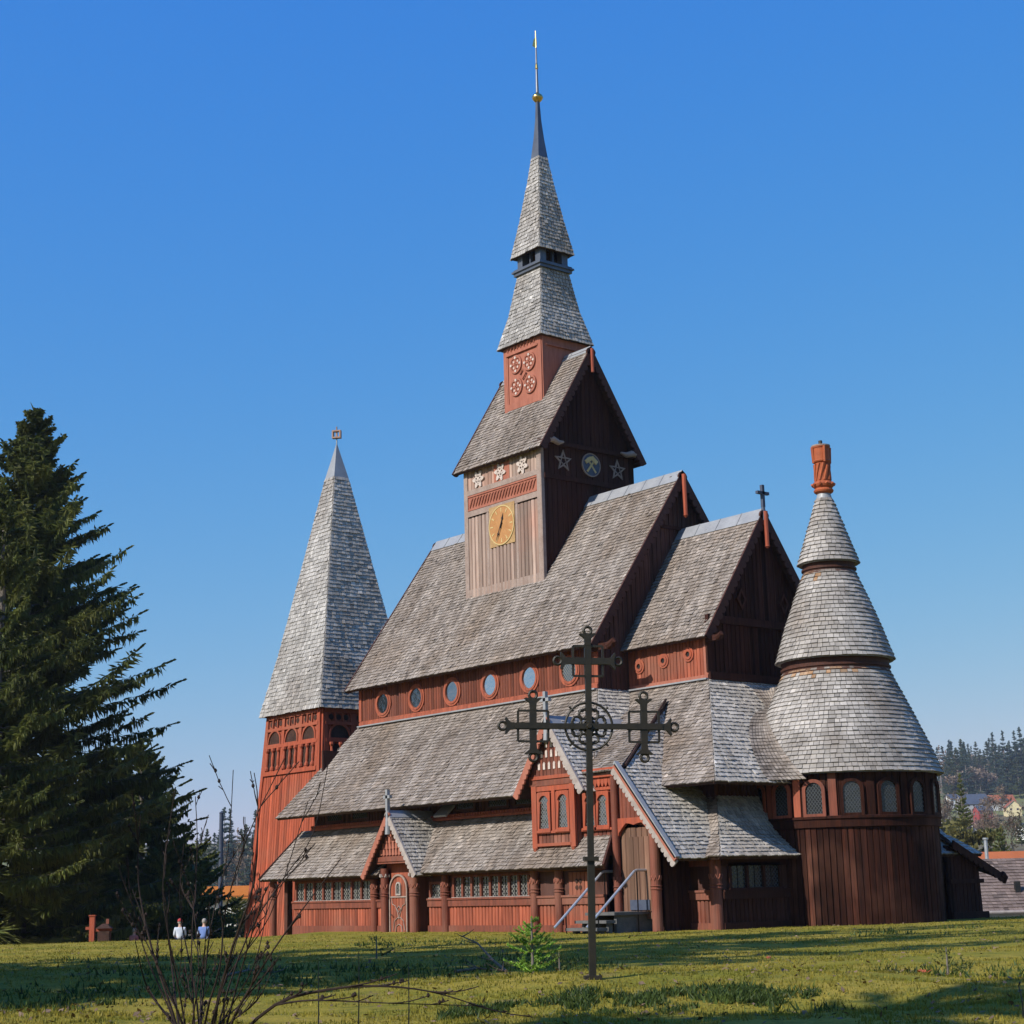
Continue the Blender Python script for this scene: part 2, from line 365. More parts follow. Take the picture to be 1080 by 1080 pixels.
def glass(name,dark=(.015,.018,.022),fac=.55,lattice=None,wav=.03,lead=(.32,.31,.30),lw=.16):
    m,nt,b=nodes(name); out=[n for n in nt.nodes if n.type=='OUTPUT_MATERIAL'][0]
    b.inputs['Base Color'].default_value=(*dark,1); b.inputs['Roughness'].default_value=.25
    g=N(nt,'ShaderNodeBsdfGlossy'); g.inputs['Roughness'].default_value=.04; g.inputs['Color'].default_value=(.9,.93,.97,1)
    vec=coords(nt,(1,1,1)); bp=N(nt,'ShaderNodeBump'); bp.inputs['Strength'].default_value=.5; bp.inputs['Distance'].default_value=wav
    nt.links.new(noise(nt,vec,3,2),bp.inputs['Height']); nt.links.new(bp.outputs[0],g.inputs['Normal'])
    ms=N(nt,'ShaderNodeMixShader'); ms.inputs[0].default_value=fac
    nt.links.new(b.outputs[0],ms.inputs[1]); nt.links.new(g.outputs[0],ms.inputs[2]); res=ms.outputs[0]
    if lattice:
        sp=N(nt,'ShaderNodeSeparateXYZ'); nt.links.new(vec,sp.inputs[0])
        def mth(op,a,bv):
            n=N(nt,'ShaderNodeMath',operation=op)
            for i,x in enumerate((a,bv)):
                if isinstance(x,bpy.types.NodeSocket): nt.links.new(x,n.inputs[i])
                elif x is not None: n.inputs[i].default_value=x
            return n.outputs[0]
        u=mth('ADD',sp.outputs[0],sp.outputs[1]); zz=sp.outputs[2]
        def ln(x): 
            fr=mth('FRACT',mth('MULTIPLY',x,lattice),None); return mth('LESS_THAN',mth('ABSOLUTE',mth('SUBTRACT',fr,.5),None),lw)
        k=mth('MAXIMUM',ln(mth('ADD',u,zz)),ln(mth('SUBTRACT',u,zz)))
        d=N(nt,'ShaderNodeBsdfDiffuse'); d.inputs[0].default_value=(*lead,1); m2=N(nt,'ShaderNodeMixShader')
        nt.links.new(k,m2.inputs[0]); nt.links.new(res,m2.inputs[1]); nt.links.new(d.outputs[0],m2.inputs[2]); res=m2.outputs[0]
    nt.links.new(res,out.inputs[0]); return m
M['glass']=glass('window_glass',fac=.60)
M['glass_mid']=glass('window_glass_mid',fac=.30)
M['glass_dim']=glass('window_glass_dim',fac=.14,wav=.06)  # weak gloss stands in for dark trees mirrored in the pane
M['leaded']=glass('leaded_lattice_glass',fac=.16,lattice=7.5,lw=.12,lead=(.16,.16,.145))
M['leaded_dark']=glass('leaded_dark_glass',fac=.025,lattice=7.0,lw=.10,lead=(.07,.075,.075))
M['leaded_fine']=glass('leaded_small_panes',fac=.10,lattice=6.5,lw=.11,lead=(.20,.19,.175))

def plain(name,c,rough=.7,v=.12): return surf(name,c,tuple(x*.85 for x in c),(1,1,1),1.0,rough,None,(2,2,2),4,v,.05,.01)

# ------------------------------------------------------------------ camera
CAM=V((46.793,-46.173,1.315)); YAW,PITCH,ROLL=rad(141.0729),rad(12.59685),rad(-1.4733)
fw=V((math.cos(YAW)*math.cos(PITCH),math.sin(YAW)*math.cos(PITCH),math.sin(PITCH)))
r0=V((math.sin(YAW),-math.cos(YAW),0)); u0=r0.cross(fw)
rr=r0*math.cos(ROLL)+u0*math.sin(ROLL); uu=-r0*math.sin(ROLL)+u0*math.cos(ROLL)
cd=bpy.data.cameras.new('camera'); cam=bpy.data.objects.new('camera',cd); col.objects.link(cam)
mw=Matrix(((rr.x,uu.x,-fw.x,CAM.x),(rr.y,uu.y,-fw.y,CAM.y),(rr.z,uu.z,-fw.z,CAM.z),(0,0,0,1)))
cam.matrix_world=mw; cd.sensor_width=36; cd.lens=36*1798.08/1080; cd.clip_start=.1; cd.clip_end=8000
scene.camera=cam
FH=V((math.cos(YAW),math.sin(YAW),0)); RH=V((math.sin(YAW),-math.cos(YAW),0))
def ds(d,s,z=0):
    p=CAM+FH*d+RH*s; return V((p.x,p.y,z))

# ------------------------------------------------------------------ light
SUN_EL,SUN_A=rad(37),rad(2.5)
sd=V((-math.sin(SUN_A)*math.cos(SUN_EL),-math.cos(SUN_A)*math.cos(SUN_EL),math.sin(SUN_EL)))
sl=bpy.data.lights.new('sun','SUN'); sl.energy=4.4; sl.angle=rad(.53); sl.color=(1,.95,.87)
so=bpy.data.objects.new('sun',sl); col.objects.link(so); so.rotation_euler=(-sd).to_track_quat('-Z','Y').to_euler(); so.location=(0,-40,60)
w=bpy.data.worlds.new('World'); scene.world=w; w.use_nodes=True; nt=w.node_tree
sky=nt.nodes.new('ShaderNodeTexSky'); sky.sky_type='NISHITA'; sky.sun_disc=False; sky.sun_elevation=SUN_EL; sky.sun_rotation=math.pi+SUN_A
sky.altitude=600; sky.air_density=1.0; sky.dust_density=.4; sky.ozone_density=2.2
bg=nt.nodes['Background']; bg.inputs['Strength'].default_value=.10
# deep-blue grading of the clear sky (a dry spring day, polarised): one power curve per channel
sp=nt.nodes.new('ShaderNodeSeparateColor'); cb=nt.nodes.new('ShaderNodeCombineColor'); nt.links.new(sky.outputs[0],sp.inputs[0])
for i,(a,g) in enumerate(((10.0,1.5),(6.1,.68),(5.85,.05))):
    m1=nt.nodes.new('ShaderNodeMath'); m1.operation='MULTIPLY'; m1.inputs[1].default_value=.1; nt.links.new(sp.outputs[i],m1.inputs[0])
    m2=nt.nodes.new('ShaderNodeMath'); m2.operation='POWER'; m2.inputs[1].default_value=g; nt.links.new(m1.outputs[0],m2.inputs[0])
    m3=nt.nodes.new('ShaderNodeMath'); m3.operation='MULTIPLY'; m3.inputs[1].default_value=a; nt.links.new(m2.outputs[0],m3.inputs[0]); nt.links.new(m3.outputs[0],cb.inputs[i])
nt.links.new(cb.outputs[0],bg.inputs['Color'])
scene.view_settings.view_transform='Standard'; scene.view_settings.look='None'; scene.view_settings.exposure=.35; scene.view_settings.gamma=1
scene.render.resolution_x=scene.render.resolution_y=1024
# ================================================================== the stave church
church=empty('stave_church',(0,0,0),'big red-brown wooden stave church with grey shingled stepped roofs, clock tower and round apse','church')
def part(mb,name,mats,parent=church,smooth=False,label=None): return mb.build(name,mats,parent,smooth,label)
ROOF=[M['shingle'],M['under'],M['metal'],M['red'],M['dark'],M['shingle_east']]
SILVER=[M['shingle_bell'],M['under'],M['metal'],M['red'],M['dark'],M['shingle_east']]
ZR,WR,ZE,XR0,XR1=17.31,5.09,10.14,-16.0,.30
def roof_pair(name,pts,parent=church,both=True,e=.2):
    mb=MB(); shingles(mb,pts,e)
    if both: shingles(mb,mir(pts),e)
    return part(mb,name,ROOF,parent)
def barge_pair(parent,x,ye,ze,zr,w=.34,col_='barge',nx=1,name='bargeboard',top=.06):
    """scalloped boards along an east (nx=1) or west verge, apex at y=0"""
    for s in (-1,1):
        mb=MB(); scallop_board(mb,(x,0,zr+top),(x,s*(ye+.03),ze+top*.3),(0,0,-1),(nx,0,0),w,.30,.14,.07)
        part(mb,name,M[col_],parent)
def ridge_cap(parent,x0,x1,zr,slope,w=.6,y=0):
    mb=MB(); k=1/math.hypot(1,slope)
    for s in (-1,1):
        n=V((0,s*slope*k,k)); d=V((0,s*k,-slope*k))
        a=V((x0,y,zr+.09)); b=V((x1,y,zr+.09))
        mb.face([a,b,b+d*w,a+d*w] if s<0 else [b,a,a+d*w,b+d*w]); 
        c=d*w-n*.05
        mb.face([a+d*w,b+d*w,b+c,a+c] if s<0 else [b+d*w,a+d*w,a+c,b+c])
        nseg=max(2,int((x1-x0)/1.0))
        for i in range(1,nseg):
            x=x0+(x1-x0)*i/nseg; p=V((x,y,zr+.095)); mb.beam(p+n*.004,p+d*w+n*.004,.03,.02,n,0,.8)
    part(mb,'ridge_cap',M['metal'],parent)

# ---- nave
sl_n=(ZR-ZE)/WR
nr=roof_pair('nave_roof',[(XR0,-WR,ZE),(XR1,-WR,ZE),(XR1,0,ZR),(XR0,0,ZR)])
ridge_cap(nr,XR0-.03,XR1+.05,ZR,sl_n)
barge_pair(nr,XR1,WR,ZE,ZR,.36); barge_pair(nr,XR0-.05,WR,ZE,ZR,.3,nx=-1)
mb=MB(); mb.tube([(XR1+.12,0,ZR-1.7),(XR1+.12,0,ZR-.1)],.09,8); mb.lathe(XR1+.12,0,[(.03,ZR-1.85),(.11,ZR-1.75),(.05,ZR-1.65)],8); part(mb,'gable_pendant',M['brick'],nr)
YN,ZB=4.518,8.589
zun=lambda y: ZE+(WR-abs(y))*sl_n-.14
for f in (SOUTH(-YN),NORTH(YN)):
    x0,x1=(-15.65,0) if f.u.x>0 else (0,15.65)
    mb=MB(); planks(mb,f,rect(x0,x1,ZB-.3,zun(YN)+.05),.17,.035,style='round')
    part(mb,'clerestory_wall',M['clere'])
for f in (SOUTH(-YN),NORTH(YN)):
    mb=MB()
    x0,x1=(-15.65,0) if f.u.x>0 else (0,15.65)
    bar(mb,f,x0-.05,x1+.05,ZB+.0,ZB+.14,.02,.09); bar(mb,f,x0-.05,x1+.05,ZB+.14,ZB+.2,.02,.06)
    bar(mb,f,x0-.08,x0+.12,ZB+.2,ZB+2.25,.02,.07); bar(mb,f,x1-.12,x1+.08,ZB+.2,ZB+2.25,.02,.07)
    part(mb,'wall_trim',M['orange'])
for f in (SOUTH(-YN),NORTH(YN)):
    x0,x1=(-15.65,0) if f.u.x>0 else (0,15.65)
    mb=MB(); bar(mb,f,x0-.02,x1+.02,ZB-.06,ZB-.005,.02,.22)
    part(mb,'flashing',M['metal'])
def round_window(f,u,v,r,fr,mat='orange',gl='glass',name='round_window'):
    mb=MB(); ring(mb,f,circ(u,v,r,28),circ(u,v,r+fr,28),.02,.075); ring(mb,f,circ(u,v,r-.05,28),circ(u,v,r+.04,28),.02,.105)
    w_=part(mb,name,M[mat]); mb=MB(); plate(mb,f,circ(u,v,r-.04,28),.02,.052); g=part(mb,'pane',M[gl],w_)
    return w_
for x,gl in ((-13.87,'glass_dim'),(-11.42,'glass_dim'),(-8.91,'glass_mid'),(-6.39,'glass'),(-3.91,'glass'),(-1.53,'leaded')): round_window(SOUTH(-YN),x,9.40,.46,.13,'orange',gl)  # duller glass in some panes imitates reflected trees
# nave gables
mb=MB()
f=EAST(0); P=[(-YN,ZB-.3),(YN,ZB-.3),(YN,zun(YN)),(0,zun(0)),(-YN,zun(YN))]
planks(mb,f,P,.24,.05,style='batten'); part(mb,'gable_wall',M['brown'])
mb=MB(); f=WEST(-15.65); planks(mb,f,P,.24,.05,style='batten')
part(mb,'gable_wall',M['brown'])
f=EAST(0)
mb=MB(); bar(mb,f,-1.3,1.3,15.0,15.12,.05,.16); part(mb,'collar_beam',M['dark'])
for s in (-1,1):   # eave beams running out of the gable, with carved ends
    mb=MB(); mb.beam((-.1,s*4.68,10.05),(.9,s*4.68,10.05),.2,.24); mb.tube([(.8,s*4.68,10.05),(1.0,s*4.68,10.09),(1.14,s*4.68,10.2),(1.2,s*4.68,10.12)],[.15,.16,.12,.05],8)
    part(mb,'eave_beam',M['dark'])

# ---- chancel
ZCR,WC,ZCE,XC1,YC=14.965,3.37,10.03,4.136,2.942
cr=roof_pair('chancel_roof',[(.02,-WC,ZCE),(4.47,-WC,ZCE),(4.47,0,ZCR),(.02,0,ZCR)])
sl_c=(ZCR-ZCE)/WC; ridge_cap(cr,.06,4.52,ZCR,sl_c)
barge_pair(cr,4.47,WC,ZCE,ZCR,.36)
mb=MB(); mb.tube([(4.6,0,ZCR-1.35),(4.6,0,ZCR-.05)],.08,8); mb.lathe(4.6,0,[(.03,ZCR-1.45),(.1,ZCR-1.38),(.05,ZCR-1.3)],8); part(mb,'gable_pendant',M['brick'],cr)
def finial_cross(x,y,z,h,w,th,mat,parent,ax='y',foot=.3):
    mb=MB(); d=V((1,0,0)) if ax=='x' else V((0,1,0))
    mb.tube([(x,y,z-foot),(x,y,z+.02)],[th*.9,th*.55],8)
    p=V((x,y,z)); mb.beam(p,p+V((0,0,h)),th,th,(0,1,0) if ax=='x' else (1,0,0))
    q=p+V((0,0,h*.64)); mb.beam(q-d*w/2,q+d*w/2,th,th*.9)
    return part(mb,'finial_cross',M[mat],parent)
finial_cross(4.5,0,ZCR+.12,.85,.62,.12,'slate',cr,'y',.5)
zuc=lambda y: ZCE+(WC-abs(y))*sl_c-.14
for f in (SOUTH(-YC),NORTH(YC)):
    x0,x1=(0.0,XC1) if f.u.x>0 else (-XC1,0.0)
    mb=MB(); planks(mb,f,rect(x0,x1,ZB-.3,zuc(YC)+.05),.17,.035,style='board')
    part(mb,'chancel_wall',M['orange'])
for f in (SOUTH(-YC),NORTH(YC)):
    mb=MB()
    x0,x1=(0.06,XC1) if f.u.x>0 else (-XC1,-.06)
    bar(mb,f,x0,x1+.05,ZB,ZB+.12,.02,.09)
    if f.u.x>0: bar(mb,f,x1-.14,x1+.06,ZB+.12,zuc(YC),.02,.07)
    bar(mb,f,x0,x1+.05,ZB-.06,ZB-.005,.02,.2,1)
    part(mb,'chancel_trim',[M['pinkred'],M['metal']])
for x,z in ((.62,9.42),(1.92,9.48),(3.22,9.56)): round_window(SOUTH(-YC),x,z-.02,.15,.12,'brick','black','port_window')
mb=MB(); f=EAST(XC1); planks(mb,f,[(-YC,ZB-.3),(YC,ZB-.3),(YC,10.6),(-YC,10.6)],.22,.05,style='batten')
planks(mb,f,[(-2.75,10.86),(2.75,10.86),(0,ZCR-.2)],.22,.05,style='batten')
part(mb,'chancel_gable',M['dark'])
mb=MB(); bar(mb,f,-YC-.05,YC+.05,10.58,10.86,.0,.16); bar(mb,f,-YC-.05,YC+.05,ZB-.05,ZB+.22,.02,.14)
for u in (-1.15,1.12): ring(mb,f,[(u-.14,11.57),(u,11.32),(u+.14,11.57),(u,11.82)],[(u-.25,11.57),(u,11.15),(u+.25,11.57),(u,11.99)],.02,.12,0,1.5)
for s in (-1,1): bar(mb,f,s*YC-.1,s*YC+.1,ZB+.2,10.6,.0,.09)
part(mb,'gable_trim',M['dark'])
for s in (-1,1):
    mb=MB(); mb.beam((4.2,s*3.02,9.96),(4.75,s*3.02,9.96),.17,.2); mb.tube([(4.7,s*3.02,9.96),(4.85,s*3.02,9.98),(4.95,s*3.02,10.07),(5.0,s*3.02,10.0)],[.11,.13,.1,.04],8)
    part(mb,'dragon_head_beam',M['dark'])

# ---- clock tower
TX,TH=-7.765,2.574
tw=MB(); fS=SOUTH(-TH,TX); fE=EAST(TX+TH); fN=NORTH(TH,TX); fW=WEST(TX-TH)
planks(tw,fS,rect(-TH+.2,TH-.2,13.3,17.05),.24,.085,style='round',m=0)
planks(tw,fS,rect(-TH+.2,TH-.2,18.25,19.42),.24,.03,m=0)
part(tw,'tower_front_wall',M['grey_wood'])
tw=MB(); planks(tw,fE,rect(-TH+.08,TH,12.6,17.9),.26,.05,style='batten'); planks(tw,fE,rect(-TH+.08,TH,18.08,19.35),.3,.03)
for f in (fN,fW): planks(tw,f,rect(-TH,TH,12.6,19.4),.26,.05,style='batten')
TZE,TZR,TWE,TX0,TX1=19.124,23.815,2.927,-10.71,-4.82
sl_t=(TZR-TZE)/TWE
planks(tw,fE,[(-2.45,19.5),(2.45,19.5),(0,TZR-.35)],.24,.05,style='batten')
planks(tw,fW,[(-2.45,19.5),(2.45,19.5),(0,TZR-.35)],.24,.05,style='batten')
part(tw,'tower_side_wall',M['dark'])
mb=MB()
for s in (-1,1): bar(mb,fS,s*(TH-.1)-.13,s*(TH-.1)+.13,13.0,19.4,.0,.08)
bar(mb,fS,-TH+.23,TH-.23,18.06,18.28,.0,.08); bar(mb,fS,-TH+.23,TH-.23,17.12,17.36,.0,.08); bar(mb,fS,-TH+.23,TH-.23,13.45,13.95,.0,.075); 
bar(mb,fE,-TH-.08,-TH+.08,13.0,19.5,.0,.06)
for u in (-.98,.98): bar(mb,fS,u-.07,u+.07,13.95,17.1,.055,.085)
part(mb,'tower_trim',M['grey_board'])
mb=MB(); bar(mb,fS,-TH+.23,TH-.23,17.36,18.06,.0,.045,0)
bar(mb,fS,-.52,.52,18.28,19.05,.03,.05,0)
k=22
for i in range(k):   # carved wave band
    u=-TH+.45+i*(2*TH-.9)/(k-1); v=17.71
    mb.tube([fS.p(u-.1,v-.2,.06),fS.p(u-.02,v-.05,.075),fS.p(u+.05,v+.12,.075),fS.p(u+.13,v+.2,.06)],[.022,.034,.034,.022],5,0,.92)
bar(mb,fS,-TH+.23,TH-.23,17.38,17.45,.045,.08); bar(mb,fS,-TH+.23,TH-.23,17.97,18.04,.045,.08)
mb2=MB(); bar(mb2,fS,-TH+.05,TH-.05,13.2,13.44,.0,.13); part(mb2,'sill_board',M['pinkred'])
part(mb,'carved_band',M['pinkred'])
mb=MB(); bar(mb,fE,-TH+.08,TH,17.9,18.1,.0,.12); bar(mb,fE,-2.75,2.75,19.34,19.52,.0,.2)
for s in (-1,1):
    y=s*2.66; mb.beam((TX1-.6,y,19.30),(TX1+.06,y,19.30),.24,.24)
part(mb,'tower_beam',M['dark'])
for s in (-1,1):
    mb=MB(); mb.tube([fE.p(s*2.62,19.44,.30),fE.p(s*2.2,19.5,.33),fE.p(s*1.9,19.4,.32),fE.p(s*1.6,19.47,.3)],[.09,.14,.12,.05],8); part(mb,'dragon_carving',M['grey_board'])
# clock
mb=MB(); bar(mb,fS,-.86,.86,15.5,17.24,.05,.1); c=part(mb,'clock',M['clockp'])
mb=MB(); plate(mb,fS,circ(0,16.36,.83,40),.1,.12); fc=part(mb,'clock_face',M['clock'],c)
mb=MB(); ring(mb,fS,circ(0,16.36,.80,40),circ(0,16.36,.85,40),.1,.135)
for i in range(12):
    a=i*math.pi/6; d=V((math.sin(a),math.cos(a))); e=V((d.y,-d.x)); c_=.66
    q=[d*(c_-.1)-e*.022,d*(c_-.1)+e*.022,d*(c_+.08)+e*.035,d*(c_+.08)-e*.035]
    plate(mb,fS,[(p.x,16.36+p.y) for p in q],.12,.13)
part(mb,'hour_marks',M['ivory'],c)
def hand(a,L,w_,d):
    mb=MB(); dv=V((math.sin(a),math.cos(a))); e=V((dv.y,-dv.x))
    q=[dv*-.14-e*w_,dv*-.14+e*w_,dv*L*.45+e*w_*.7,dv*L*.55+e*w_*1.9,dv*L*.7+e*w_*.6,dv*L,dv*L*.7-e*w_*.6,dv*L*.55-e*w_*1.9,dv*L*.45-e*w_*.7]
    plate(mb,fS,[(p.x,16.36+p.y) for p in q],d,d+.02); return mb
part(hand(rad(17),.52,.03,.14),'hour_hand',M['black'],c); part(hand(rad(206),.72,.022,.165),'minute_hand',M['black'],c)
# carvings on the front
for i,(u,v) in enumerate(((-1.57,18.66),(-.06,18.66),(1.42,18.66))):
    mb=MB(); S=40
    out=[(u+(.30+.09*math.cos(6*2*math.pi*k/S+i))*math.cos(2*math.pi*k/S),v+(.32+.09*math.cos(6*2*math.pi*k/S+i))*math.sin(2*math.pi*k/S)) for k in range(S)]
    ring(mb,fS,circ(u,v,.21,S),out,.05,.1)
    for a in range(5):
        an=a*2*math.pi/5+.3; ring(mb,fS,circ(u+.13*math.cos(an),v+.13*math.sin(an),.05,8),circ(u+.13*math.cos(an),v+.13*math.sin(an),.10,8),.05,.09+.003*a)
    plate(mb,fS,circ(u,v,.05,8),.05,.11)
    part(mb,'knot_carving',M['carve'])
# pentagram stars and miners' roundel on the east side
def star2(u,v,R,r,ph=math.pi/2): return [(u+(R if k%2==0 else r)*math.cos(ph+math.pi*k/5),v+(R if k%2==0 else r)*math.sin(ph+math.pi*k/5)) for k in range(10)]
for u in (-1.44,1.58):
    mb=MB(); ring(mb,fE,star2(u,18.74,.42,.18),star2(u,18.74,.48,.215),.04,.085)
    P5=[(u+.4*math.cos(math.pi/2+2*math.pi*k/5),18.74+.4*math.sin(math.pi/2+2*math.pi*k/5)) for k in range(5)]
    for k in range(5): mb.beam(fE.p(*P5[k],.075),fE.p(*P5[(k+2)%5],.075),.035,.035,fE.n)
    part(mb,'star_carving',M['grey_board'])
u,v=.08,18.76; mb=MB(); plate(mb,fE,circ(u,v,.48,36),.04,.09); em=part(mb,'mining_emblem',M['slate'])
mb=MB(); ring(mb,fE,circ(u,v,.465,36),circ(u,v,.51,36),.04,.11); part(mb,'rim',M['grey_board'],em)
mb=MB()
for s in (-1,1):
    d=V((s*.62,.78)).normalized(); e=V((d.y,-d.x))
    def q(a,b): p=d*a+e*b; return (u+p.x,v+p.y)
    plate(mb,fE,[q(-.40,-.045),q(-.40,.045),q(.36,.035),q(.36,-.035)],.09,.115+.012*s)
    if s>0: plate(mb,fE,[q(.17,-.19),q(.17,.17),q(.36,.17),q(.36,-.19)],.09,.14)
    else: plate(mb,fE,[q(.19,-.2),q(.16,.12),q(.27,.26),q(.34,.12),q(.35,-.2)],.09,.135)
part(mb,'crossed_hammers',M['ivory'],em)
tr=roof_pair('tower_roof',[(TX0,-TWE,TZE),(TX1,-TWE,TZE),(TX1,0,TZR),(TX0,0,TZR)])
ridge_cap(tr,TX0,TX1+.04,TZR,sl_t,.36); barge_pair(tr,TX1,TWE,TZE,TZR,.36); barge_pair(tr,TX0-.05,TWE,TZE,TZR,.3,nx=-1)
mb=MB(); mb.tube([(TX1+.12,0,TZR-1.1),(TX1+.12,0,TZR-.05)],.07,8); part(mb,'gable_pendant',M['brick'],tr)
# lantern box above the tower roof
LH=1.28
mb=MB()
for f,(a) in ((SOUTH(-LH,TX),0),(EAST(TX+LH),1),(NORTH(LH,TX),2),(WEST(TX-LH),3)):
    plate(mb,f,rect(-LH,LH,21.2,24.9),-.1,0,0,1); 
    for s in (-1,1): bar(mb,f,s*(LH-.1)-.1,s*(LH-.1)+.1+(.05 if a%2==0 else -.0)*s*0,21.3,24.75,.001,.05)
    bar(mb,f,-LH+.2,LH-.2,24.3,24.75,.001,.05); bar(mb,f,-LH+.2,LH-.2,21.75,22.05,.001,.05)
    bar(mb,f,-LH+.2,LH-.2,24.22,24.3,.001,.09); bar(mb,f,-LH+.2,-LH+.28,22.05,24.22,.001,.04); bar(mb,f,LH-.28,LH-.2,22.05,24.22,.001,.04)
lw=part(mb,'lantern_wall',M['pinkred'])
f=SOUTH(-LH,TX)
for (u,v) in ((-.36,23.75),(.56,23.66),(-.36,22.73),(.58,22.64)):
    u=u-.1; mb=MB(); ring(mb,f,circ(u,v,.34,28),circ(u,v,.41,28),.0,.07,0)
    for k in range(4):
        a=k*math.pi/2+math.pi/4; cx,cy=u+.19*math.cos(a),v+.19*math.sin(a)
        ring(mb,f,circ(cx,cy,.13,14),circ(cx,cy,.185,14),.0,.06+.003*k,0); plate(mb,f,circ(cx,cy,.06,8),0,.05,1); plate(mb,f,circ(u+.30*math.cos(a+.785),v+.30*math.sin(a+.785),.06,8),0,.082,1); ring(mb,f,circ(cx,cy,.05,10),circ(cx,cy,.09,10),0,.055,0)
        mb.beam(f.p(u,v,.05),f.p(u+.36*math.cos(k*math.pi/2),v+.36*math.sin(k*math.pi/2),.05),.05,.05,f.n)
    part(mb,'carved_roundel',[M['pinkred'],M['carve']],lw)
mb=MB(); f=SOUTH(-LH,TX)
for i in range(9): u=-.9+i*.225; mb.tube([f.p(u-.07,24.4,.06),f.p(u,24.56,.075),f.p(u+.07,24.66,.06)],.035,5)
part(mb,'carved_frieze',M['pinkred'],lw); mb=MB(); mb.tube([f.p(-.2,23.2,.04),f.p(.02,23.42,.06),f.p(.24,23.2,.06),f.p(.02,22.98,.06),f.p(-.2,23.2,.04)],.035,6)
part(mb,'carved_knot',M['pinkred'],lw)
# spire
def pyramid(prof,cx,cy,name,parent,mat=SILVER,e=.2,deckonly=False):
    """square tapering roof; prof (half,z) from eave up"""
    mb=MB()
    for (h0,z0),(h1,z1) in zip(prof[:-1],prof[1:]):
        for k in range(4):
            c_,s_=round(math.cos(k*math.pi/2)),round(math.sin(k*math.pi/2))
            def R(x,y): return (cx+x*c_-y*s_, cy+x*s_+y*c_)
            pts=[(*R(-h0,-h0),z0),(*R(h0,-h0),z0),(*R(h1,-h1),z1),(*R(-h1,-h1),z1)]
            if deckonly: mb.face(pts)
            else: shingles(mb,pts,e,.14,.22,.035,m=5 if k==1 else 0,over=.03 if (h0,z0)==prof[0] else 0)
    return part(mb,name,mat,parent)
sp=pyramid([(1.5,24.62),(1.1,26.2),(.80,28.0)],TX,0,'spire_roof',church,e=.18)
mb=MB(); mb.box(TX-.92,TX+.92,-.92,.92,27.98,28.28); mb.box(TX-.99,TX+.99,-.99,.99,28.12,28.2)
for sx in (-1,1):
    for sy in (-1,1): mb.box(TX+sx*.62-.17,TX+sx*.62+.17,sy*.62-.17,sy*.62+.17,28.28,29.0)
for s in (-1,1):
    mb.box(TX-.05,TX+.05,s*.66-.06,s*.66+.06,28.28,29.0,0,.6); mb.box(TX+s*.66-.06,TX+s*.66+.06,-.05,.05,28.28,29.0,0,.6)
mb.box(TX-.3,TX+.3,-.3,.3,28.2,29.0,1)
part(mb,'spire_belfry',[M['lead'],M['under']])
su=pyramid([(1.0,28.85),(.70,30.5),(.42,32.3),(.25,33.6)],TX,0,'upper_spire_roof',church,e=.18)
mb=pyramid([(.27,33.55),(.17,34.5),(.10,35.4),(.065,36.35)],TX,0,'spire_tip',church,M['lead'],deckonly=True)
mb=MB(); mb.lathe(TX,0,[(.07,36.28),(.14,36.33),(.24,36.45),(.26,36.53),(.22,36.62),(.1,36.72),(.06,36.78)],20); gb=part(mb,'gilded_ball',M['gold'],church,True)
mb=MB(); mb.tube([(TX,0,36.75),(TX,0,39.0)],[.07,.03],8); mb.lathe(TX,0,[(.035,37.9),(.075,37.95),(.06,38.15),(.03,38.25)],10,1)
mb.tube([(TX,0,39.0),(TX,0,39.85)],[.03,.012],6,1); plate(mb,Fr((TX,0,0),(.62,.78,0),(0,0,1)),[(-.16,39.1),(.0,38.98),(.05,39.2),(.02,39.55),(-.1,39.4)],-.012,.012,1)
part(mb,'spire_rod',[M['lead'],M['gold']])

# ---- upper aisle roof, nave part and chancel part
ZU,YU,XUC,YUC=4.664,8.158,7.81,6.614
ua=MB()
for m_ in (lambda p:p, mir):
    if m_ is mir:
        ua=MB()
        shingles(ua,m_([(-16.73,-YU,ZU),(3.64,-YU,ZU),(0,-YN,ZB),(-15.75,-YN,ZB)]),.2)
        shingles(ua,m_([(3.64,-YU,ZU),(3.64,-YUC,ZU),(0,-YC,ZB),(0,-YN,ZB)]),.2)
        shingles(ua,m_([(3.67,-YUC,ZU),(5.2,-YUC,ZU),(XC1,-YC,ZB),(0,-YC,ZB)]),.2)
    else:
        zc_=lambda y: ZB-(abs(y)-YN)*(ZB-ZU)/(YU-YN)
        shingles(ua,[(-16.73,-YU,ZU),(-.62,-YU,ZU),(-.62,-YN,ZB),(-15.75,-YN,ZB)],.2)
        shingles(ua,[(-.62,-7.2,zc_(7.2)),(2.68,-7.2,zc_(7.2)),(0,-YN,ZB),(-.62,-YN,ZB)],.2,over=0)
        shingles(ua,[(2.68,-7.2,zc_(7.2)),(2.68,-5.63,zc_(7.2)),(0,-YC,ZB),(0,-YN,ZB)],.2,over=0,m=5)
        shingles(ua,[(3.67,-YUC,ZU),(XUC,-YUC,ZU),(XC1,-YC,ZB),(0,-YC,ZB)],.2)
        shingles(ua,[(XUC,-YUC,ZU),(XUC,2.0,ZU),(XC1,2.0,ZB),(XC1,-YC,ZB)],.2,m=5)
    ar=part(ua,'aisle_roof',ROOF)
mb=MB()   # small roof light half hidden under the eave
mb.hexa([(-6.6,-7.25,4.20),(-5.8,-7.25,4.20),(-5.8,-6.8,4.6),(-6.6,-6.8,4.6)],[(-6.6,-7.3,4.26),(-5.8,-7.3,4.26),(-5.8,-6.85,4.66),(-6.6,-6.85,4.66)])
part(mb,'roof_light',M['metal'])
